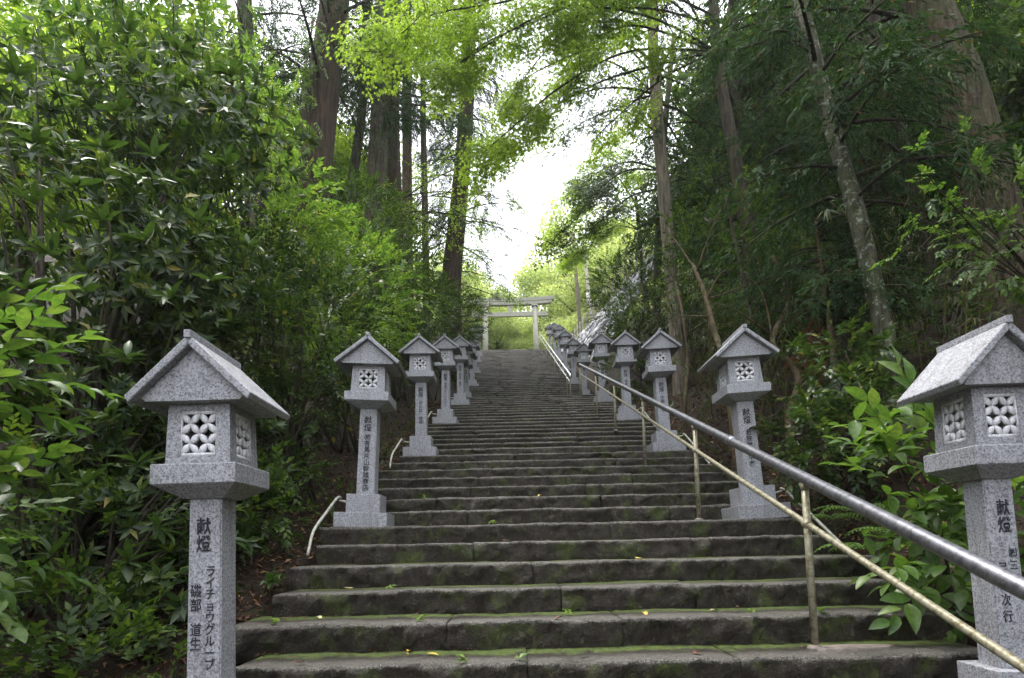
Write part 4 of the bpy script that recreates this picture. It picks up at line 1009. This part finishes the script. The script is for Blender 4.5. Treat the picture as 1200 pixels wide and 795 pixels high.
# ------------------------------------------------------------------ maples
def maple(name, trunk, limbs, label, seed, r0=.16, mat='lf_maple', dens=26, spread=.55, fsc=1., lr=.035, group=None, tm='maple'):
    base = Vector(trunk[0]); root = thing(name, base, label, 'maple tree', group); rng = R_(seed)
    tr = spline(trunk, 24); a = Acc(); a.tube(tr, np.linspace(r0, r0*.5, len(tr)), 14, .06, seed); link('trunk', a.mesh('trunk', base, True), M['bark_dark'], root)
    br = Acc(); fo = Acc()
    for lp in limbs:
        pl = spline(lp, 30); L = np.linalg.norm(np.diff(pl, axis=0), axis=1).sum(); br.tube(pl, np.linspace(lr, .007, len(pl)), 7)
        nsub = int(L*2.2)
        for k in range(nsub):
            t = rng.uniform(.15, 1); i = int(t*(len(pl)-1)); p = pl[i]; d = pl[min(i+1, len(pl)-1)]-pl[max(i-1, 0)]; d /= np.linalg.norm(d)+1e-9
            s = np.cross(d, (0, 0, 1)); s /= np.linalg.norm(s)+1e-9; sl = rng.uniform(.5, 1.)*spread*2.2*(1.1-.5*t)
            e = p+(s*rng.choice([-1, 1])*.9+d*rng.uniform(.2, 1.))*sl+np.array((0, 0, rng.uniform(-.28, .10)*sl))
            c = bez(p, p+(e-p)*.35+np.array((0, 0, .06)), p+(e-p)*.7+np.array((0, 0, .04)), e, 6); br.tube(c, np.linspace(.010, .003, 6), 4)
            m = int(dens*sl); tt = rng.random(m); q = np.array([np.interp(tt, np.linspace(0, 1, 6), c[:, j]) for j in range(3)]).T+rng.normal(0, .15, (m, 3))*np.array((1, 1, .13))*spread*1.6
            f = (e-p)[None]/sl+rng.normal(0, .55, (m, 3))*np.array((1, 1, .3))+np.array((0, 0, -.22))
            place_var(fo, TM[tm], q, f, np.tile((0, 0, 1.), (m, 1))+rng.normal(0, .18, (m, 3)), fsc*rng.uniform(.75, 1.25, m), rng)
    link('branches', br.mesh('branches', base, True), M['bark_dark'], root); link('crown', fo.mesh('crown', base), M[mat], root)
    return root
# big overhanging maple at top centre, rooted on the right bank
tb = gp(880, 420, 10.5)
m0 = P(840, 60, 10.8)
maple('maple_tree', [tb, P(880, 300, 10.5), P(860, 180, 10.6), m0, P(830, -120, 10.6)], [
    [m0, P(760, 20, 10), P(660, 10, 9.4), P(560, 60, 9.0), P(500, 110, 8.8)],
    [m0, P(760, -60, 10), P(640, -60, 9), P(540, -20, 8.6), P(470, 40, 8.4)],
    [P(830, -60, 10.6), P(740, -120, 9.4), P(620, -120, 8.6), P(520, -80, 8.4)],
    [m0, P(740, 60, 10), P(660, 100, 9.6), P(600, 150, 9.4), P(560, 185, 9.4)],
    [m0, P(720, 90, 10.4), P(640, 130, 10.4), P(580, 170, 10.6)],
    [m0, P(740, 30, 10.6), P(680, 60, 10.4), P(620, 90, 10.2), P(585, 130, 10)],
    [m0, P(780, 90, 10.6), P(720, 140, 10.8), P(690, 170, 11)],
    [P(840, 20, 10.8), P(740, -20, 9.8), P(640, 20, 9.2), P(570, 50, 9.0), P(520, 90, 9)],
    [P(840, 0, 10.8), P(720, -40, 9.4), P(600, 0, 8.8), P(500, 20, 8.6), P(440, 70, 8.6)],
    [P(840, 30, 10.8), P(760, 10, 10.4), P(690, 20, 10), P(640, 60, 10), P(600, 110, 10)],
    [P(840, 0, 10.8), P(700, -60, 10), P(600, -40, 9.6), P(540, 10, 9.6), P(490, 60, 9.8)],
    [P(840, -20, 10.8), P(760, -40, 9.4), P(700, -10, 9), P(670, 30, 8.8)]],
    'bright green maple spreading over the stairs at top centre', 91, dens=46, spread=.48, lr=.024)
tb = gp(455, 300, 16.2)
maple('maple_tree', [tb, P(452, 270, 15.8), P(455, 245, 15.6), P(440, 240, 15.6)], [
    [P(452, 248, 15.6), P(500, 215, 14.6), P(540, 195, 14), P(575, 180, 13.6)],
    [P(452, 248, 15.6), P(520, 250, 14.4), P(580, 262, 13.8), P(625, 275, 13.4)],
    [P(452, 248, 15.6), P(500, 260, 14.6), P(545, 290, 14), P(600, 300, 13.6)],
    [P(452, 235, 15.6), P(510, 225, 15), P(570, 230, 14.6), P(610, 240, 14.2)]],
    'maple with thin dark branches reaching right toward the sky gap', 92, r0=.09, dens=13, spread=.55, fsc=.95, lr=.022)
tb = gp(470, 380, 25)
maple('maple_tree', [tb, P(505, 365, 25), P(512, 340, 25), P(518, 320, 25)], [
    [P(515, 330, 25), P(540, 318, 25), P(570, 325, 25), P(598, 342, 25)],
    [P(515, 330, 25), P(545, 335, 24.6), P(575, 345, 24.4), P(590, 352, 24.2)],
    [P(515, 325, 25), P(540, 300, 25), P(565, 308, 25), P(590, 325, 25)]],
    'small maple whose leaves half cover the left end of the gate', 93, r0=.10, dens=16, spread=.6, fsc=1.3, mat='lf_light')
# light green trees behind the fence, right of the gate
tb = gp(760, 400, 30)
maple('maple_tree', [tb, P(755, 330, 28), P(750, 280, 27), P(745, 230, 26.5)], [
    [P(750, 270, 27), P(720, 255, 26.5), P(690, 270, 26), P(665, 300, 26)],
    [P(748, 250, 27), P(710, 230, 26), P(675, 240, 26), P(650, 265, 26)],
    [P(746, 240, 26.5), P(720, 205, 26), P(690, 205, 26), P(660, 225, 26)],
    [P(750, 270, 27), P(725, 265, 26), P(705, 275, 25.6), P(690, 290, 25.4)],
    [P(746, 240, 26.5), P(760, 210, 25.6), P(740, 180, 25.6), P(710, 170, 25.6)]],
    'airy light green maple above the post fence', 94, r0=.16, dens=34, spread=.8, fsc=1.5)
tb = gp(770, 460, 17)
maple('maple_tree', [tb, P(770, 330, 17), P(775, 220, 17), P(780, 140, 17), P(790, 40, 17)], [
    [P(778, 100, 17), P(720, 40, 16), P(690, 20, 15.2), P(650, 40, 15)],
    [P(778, 200, 17), P(735, 200, 16), P(700, 225, 15.6), P(668, 265, 15.2)],
    [P(778, 220, 17), P(740, 230, 16), P(715, 250, 15.6), P(690, 270, 15.2)],
    [P(778, 160, 17), P(730, 130, 16), P(690, 140, 15.4), P(655, 165, 15)],
    [P(778, 120, 17), P(730, 80, 16), P(690, 70, 15.2), P(655, 90, 15)],
    [P(776, 200, 17), P(740, 190, 16), P(705, 200, 15.6), P(672, 225, 15.2)],
    [P(776, 180, 17), P(800, 190, 15), P(780, 230, 14.6), P(760, 260, 14.4)],
    [P(780, 80, 17), P(820, 60, 15), P(860, 80, 14), P(880, 110, 13.6)]],
    'grey green leafy tree thinning into the sky right of centre', 95, r0=.14, dens=28, spread=.8, fsc=1.1, mat='lf_hedge')

# ------------------------------------------------------------------ utility poles behind the fence
def pole(u0, v0, u1, v1, d, r, mat, label, lamp=False):
    a, b = P(u0, v0, d), P(u1, v1, d); base = Vector((a.x, a.y, ground(a.x, a.y)-.1)); t = thing('utility_pole', base, label, 'pole')
    rail_part('shaft', [base, a, b, b+(b-a)*.3], [r, r*.95, r*.8, r*.75], mat, t, 12)
    for k in range(3):
        q = a+(b-a)*(.2+.25*k); rail_part('step_bolt', [q, q+Vector((-.18 if k % 2 else .18, 0, .02))], .012, M['bark_dark'], t, 5)
    if lamp:
        q = a+(b-a)*.02; rail_part('cable_guard', [q+Vector((-.16, -.1, .1)), q+Vector((-.16, -.1, 1.0))], .10, M['pipe_white'], t, 10)
    return t
pole(679, 372, 673, 296, 37, .13, M['bark_grey'], 'wooden utility pole rising behind the post fence')
pole(692, 362, 684, 290, 38, .13, M['fence_stone'], 'grey concrete pole just right of the wooden one', True)

# ------------------------------------------------------------------ far trees
def crown_mesh(seed, h, rad, leaves, tm, fsc):
    rng = R_(seed); acc = Acc(); k = 16
    for i in range(k):
        a = rng.uniform(0, 2*PI); z = rng.uniform(.28, .95); w = rad*math.sin(PI*min(1, max(0, (z-.12)/.95)))**.7
        c = (math.cos(a)*w*.62, math.sin(a)*w*.62, z*h); r = rad*rng.uniform(.30, .5)
        blob(acc, TM[tm], c, (r, r, r*.62), leaves//k, rng, shell=.6, gap=0., scale=fsc, seed=seed*31+i)
    return acc.mesh('crown')
def trunk_mesh(seed, h, r):
    rng = R_(seed+7); a = Acc(); a.tube(spline([(0, 0, -1), (rng.normal(0, .1), rng.normal(0, .1), h*.4), (rng.normal(0, .3), rng.normal(0, .3), h*.8)], 12), np.linspace(r, r*.4, 13)[:len(spline([(0, 0, -1), (0, 0, 1), (0, 0, 2)], 12))], 10, .06, seed)
    for k in range(9):
        an = rng.uniform(0, 6.28); z = h*rng.uniform(.35, .7); L = h*.28; d = np.array((math.cos(an), math.sin(an), .7))
        a.tube(bez((0, 0, z), d*L*.4+np.array((0, 0, z)), d*L*.7+np.array((0, 0, z)), d*L+np.array((0, 0, z)), 6), np.linspace(r*.35, .03, 6), 6)
    return a.mesh('trunk', sm=True)
FT = []
for i, (mt, tm, fsc, lv) in enumerate([('lf_far_haze', 'far', 1.0, 2100), ('lf_far_haze', 'far', .9, 2200), ('lf_hedge', 'far', 1.0, 1900), ('lf_maple', 'far', .9, 2200)]):
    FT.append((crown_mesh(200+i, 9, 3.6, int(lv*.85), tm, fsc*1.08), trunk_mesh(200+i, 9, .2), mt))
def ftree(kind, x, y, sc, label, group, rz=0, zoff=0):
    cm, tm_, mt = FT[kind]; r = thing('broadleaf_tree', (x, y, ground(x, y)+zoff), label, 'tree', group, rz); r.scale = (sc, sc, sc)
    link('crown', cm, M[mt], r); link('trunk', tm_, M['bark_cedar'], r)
gB = 'pale green trees behind the gate'
back = [(0, -3.6, 43, .95, 'pale tree filling the view left of the gate pillar'), (1, 1.9, 42, .72, 'low pale tree seen through the right half of the gate'), (0, -1.2, 43, .74, 'low pale tree seen through the left half of the gate'), (1, 6.0, 44, 1.15, 'pale tree just right of the gate behind the poles'),
        (0, 10, 43, 1.4, 'pale tree behind the fence and the two poles'), (1, 3.6, 50, 1.30, 'taller pale tree over the right end of the gate lintel'), (3, .2, 49, 1.0, 'bright tree in the middle of the gate opening'), (0, -6.5, 48, 1.0, 'pale tree between the red brown cedar and gate'),
        (1, 7.5, 54, 1.75, 'high pale tree right of the sky gap'), (0, -12, 50, 1.3, 'pale tree behind the thin left cedars'), (2, 13, 46, 1.8, 'tall green tree behind the airy maple'), (0, -2.6, 55, 1.0, 'small distant tree top under the sky gap'), (1, 1.5, 58, .95, 'distant tree top above the gate lintel'), (0, 4.2, 41, .6, 'low pale tree at the foot of the right gate pillar')]
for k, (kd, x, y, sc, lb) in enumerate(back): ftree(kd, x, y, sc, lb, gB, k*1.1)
gL = 'woodland trees behind the left bushes'
lf = [(3, -12.5, 12, 1.0, 'leafy tree behind the glossy bush at far left'), (3, -8.5, 19, 1.1, 'bright leafy tree behind the vine covered cedar'), (2, -12.5, 23, 1.5, 'large leafy tree at the back of the left wood'), (3, -7.5, 27, 1.05, 'light tree seen between the thin left trunks'), (2, -11, 33, 1.4, 'far leafy tree behind the slim cedars'),
      (3, -7.8, 9, .62, 'low bright tree seen through the left bush')]
for k, (kd, x, y, sc, lb) in enumerate(lf): ftree(kd, x, y, sc, lb, gL, k*.9)
gR = 'woodland trees behind the right bank'
rt = [(2, 10, 15, 1.25, 'dense leafy tree behind the right bank cedars'), (2, 13, 21, 1.6, 'large dark tree at the back of the right wood'), (2, 9, 22, 1.2, 'leafy tree behind the pinkish trunk'), (2, 12, 10, 1.2, 'leafy tree behind the thick right trunk'), (3, 16, 16, 1.6, 'lighter tree glimpsed through the right wood'), (2, 8.2, 18, .9, 'dark tree above the lantern run on the right'),
      (2, 14, 28, 1.7, 'tall tree beyond the fence on the right'), (2, 9.5, 7, .7, 'low leafy tree beyond the right frame edge')]
for k, (kd, x, y, sc, lb) in enumerate(rt): ftree(kd, x, y, sc, lb, gR, k*1.7)

gS = 'unseen woodland trees added to shade the foot of the stairs'  # out of view, added to darken the lower banks
for k, (kd, x, y, sc, lb) in enumerate([(2, -9.5, -1, 1.2, 'unseen leafy tree added for shade left of the foot of the stairs'), (2, -8, -8, 1.3, 'unseen leafy tree added for shade behind the viewer on the left'), (2, 9, 0, 1.2, 'unseen leafy tree added for shade right of the foot of the stairs'), (2, 8.5, -7, 1.3, 'unseen leafy tree added for shade behind the viewer on the right'), (2, 14, -2, 1.4, 'unseen second row tree added for shade right of the foot of the stairs')]):
    ftree(kd, x, y, sc, lb, gS, k*2.1)

# ------------------------------------------------------------------ litter, weeds, fallen leaves
rngp = R_(300); n = 26000
side = rngp.random(n) < .45
x = np.where(side, XL-.02-rngp.exponential(.8, n), XR+.02+rngp.exponential(.9, n)); y = rngp.uniform(1.2, 17, n)
z = np.array([ground(a, b)+.012 for a, b in zip(x, y)])
acc = Acc(); tl = [leaf_np(.055, .020, .3, .35), leaf_np(.045, .026, .15, -.3), leaf_np(.07, .008, -.2, -.2)]
place_var(acc, tl, np.stack([x, y, z], 1), rngp.normal(0, 1, (n, 3))*np.array((1, 1, .3)), np.tile((0, 0, 1.), (n, 1))+rngp.normal(0, .35, (n, 3)), rngp.uniform(.6, 1.4, n), rngp)
tag(link('leaf_litter', acc.mesh('leaf_litter'), M['lf_dead'], kind='stuff'), 'reddish brown fallen leaves and twigs on the earth beside the stairs', 'leaf litter')
acc = Acc(); n = 1500; rq = R_(77); k = rq.integers(-1, 22, n)
y = Y0+(k+1)*T1-.02-rq.exponential(.07, n).clip(0, .36); x = np.where(rq.random(n) < .5, XL+.1+rq.exponential(.5, n), rq.uniform(XL+.1, XR-.1, n)).clip(-1.5, XR-.1)
p = np.stack([x, y, Z0+k*RIS+.006+rq.random(n)*.008], 1)
place_var(acc, [leaf_np(.035, .010, .2, .2), leaf_np(.05, .005, .1, .1), leaf_np(.022, .014, .3, .1)], p, rq.normal(0, 1, (n, 3))*np.array((1, 1, .12)), np.tile((0, 0, 1.), (n, 1))+rq.normal(0, .2, (n, 3)), rq.uniform(.5, 1.3, n), rq)
tag(link('debris', acc.mesh('debris'), M['lf_dead'], kind='stuff'), 'small brown needles and leaf scraps gathered at the backs of the treads', 'leaf scraps')
# low ground plants
acc = Acc(); n = 700; side = rngp.random(n) < .5
x = np.where(side, XL-.1-rngp.exponential(.7, n), XR+.1+rngp.exponential(.8, n)); y = rngp.uniform(1.5, 16, n)
p = np.stack([x, y, np.array([ground(a, b)+.03 for a, b in zip(x, y)])], 1)
place_var(acc, TM['alt_small'], p, rngp.normal(0, .6, (n, 3))+np.array((0, 0, .6)), rngp.normal(0, 1, (n, 3)), rngp.uniform(.4, 1., n), rngp)
tag(link('undergrowth', acc.mesh('undergrowth'), M['lf_hedge'], kind='stuff'), 'scattered low green seedlings on the banks beside the stairs', 'undergrowth')
lv = [mesh_np('fallen_leaf', *leaf_np(.07, .032, f, d, True), True) for f, d in ((.2, .1), (-.15, -.1), (.3, .3))]
fl = [(478, 765, 'yellow_leaf', 'bright yellow fallen leaf lying on a low step at centre left'), (415, 690, 'pale_leaf', 'pale narrow fallen leaf near the left ends of the steps'), (372, 724, 'pale_leaf', 'small tan fallen leaf above the lowest left step'), (345, 757, 'lf_dead', 'long brown fallen leaf on the lowest left step'),
      (597, 634, 'lf_dead', 'reddish leaf lying flat on a middle step'), (754, 719, 'yellow_leaf', 'small yellow leaf left of the front rail post'), (832, 717, 'pale_leaf', 'whitish fallen leaf below the front rail post'), (753, 656, 'yellow_leaf', 'tiny yellow leaf under the railing'), (634, 580, 'yellow_leaf', 'yellow speck of leaf in the middle of the flight'),
      (500, 768, 'yellow_leaf', 'second yellow leaf beside the bright one'), (820, 768, 'lf_dead', 'dark red leaf on the lowest step at right'), (660, 727, 'lf_dead', 'brown leaf on the second lowest step')]
def on_steps(u, v):
    for n in range(-1, 12):
        y0, z0 = step1(n)
        a, b = P(u, v, 1), None
        dz = a.z-EYE
        if abs(dz) < 1e-4: continue
        d = (z0+.004-EYE)/dz
        if y0+.03 < d < y0+T1-.02: return P(u, v, d)
    # nosing: nearest step whose edge is at that height
    best = min(range(-1, 20), key=lambda n: abs(P(u, v, step1(n)[0]).z-step1(n)[1])); p = P(u, v, step1(best)[0]+.05); p.z = step1(best)[1]+.006; return p
for k, (u, v, mt, lb) in enumerate(fl):
    me = lv[k % 3].copy(); o = link('fallen_leaf', me, M[mt], None, on_steps(u, v)+Vector((0, 0, .008))); o.rotation_euler = (0, 0, k*1.9); tag(o, lb, 'fallen leaf', 'fallen leaves on the steps')
# weeds in the joints
def weed_mesh(seed):
    rng = R_(seed); a = Acc(); m = 9
    p = rng.normal(0, .012, (m, 3)); p[:, 2] = abs(p[:, 2]); f = rng.normal(0, .8, (m, 3)); f[:, 2] = abs(f[:, 2])*.6; f[:, 1] = -abs(f[:, 1])
    place_var(a, [leaf_np(.045, .028, .2, .2)], p, f, np.tile((0, -.3, 1.), (m, 1)), rng.uniform(.5, 1.3, m), rng); return a.mesh('sprout_leaves')
wm = [weed_mesh(400+i) for i in range(3)]
wd = [(457, 704, 'clover like weed in the riser left of centre'), (497, 582, 'pale weed growing from a joint near the second left lantern'), (575, 612, 'weed tuft at centre on a middle step'), (665, 720, 'tiny weed on the second lowest riser'), (492, 745, 'weed sprouting from the vertical joint low on the left'), (325, 735, 'dark weed at the left end of the steps'),
      (880, 705, 'small plant growing from the step under the rail'), (545, 793, 'weed on the lowest riser'), (960, 735, 'tiny weed by the mortar patch'), (610, 795, 'weed at the bottom edge of the stairs')]
for k, (u, v, lb) in enumerate(wd):
    t = thing('weed', on_steps(u, v), lb, 'weed', 'weeds growing from the step joints'); link('sprout_leaves', wm[k % 3], M['lf_light'], t); t.rotation_euler = (0, 0, k*.8)
sp2 = thing('seedling', gp(318, 680, 4.3)+Vector((0, 0, .52)), 'low seedling with shiny oval leaves beside the left step ends', 'seedling'); rngp = R_(410)
single_leaves(sp2, [sp2.location+Vector((rngp.uniform(-.12, .12), rngp.uniform(-.1, .1), rngp.uniform(0, .1))) for _ in range(4)], [(rngp.uniform(-1, 1), -.5, .6) for _ in range(4)], .075, .038, 'lf_shrub', rngp, 6)
b = Acc()
for k in range(4): b.tube([sp2.location+Vector((0, 0, -.2)), sp2.location+Vector((rngp.uniform(-.08, .08), rngp.uniform(-.08, .08), .05))], .004, 5)
link('stem', b.mesh('stem', sp2.location), M['bark_dark'], sp2)

# ------------------------------------------------------------------ haze in the air up the hill
hz = bpy.data.materials.new('haze'); hz.use_nodes = True; hn = hz.node_tree; hn.nodes.clear()
ho = hn.nodes.new('ShaderNodeOutputMaterial'); hv = hn.nodes.new('ShaderNodeVolumePrincipled')
hv.inputs['Color'].default_value = (.95, .97, 1, 1); hv.inputs['Density'].default_value = .0007; hv.inputs['Anisotropy'].default_value = .3
hn.links.new(hv.outputs[0], ho.inputs['Volume'])
bm = bmesh.new(); box_bm(bm, -130, 130, -70, 230, -25, 150); link('haze', bm_mesh(bm, 'haze'), hz, kind='stuff')
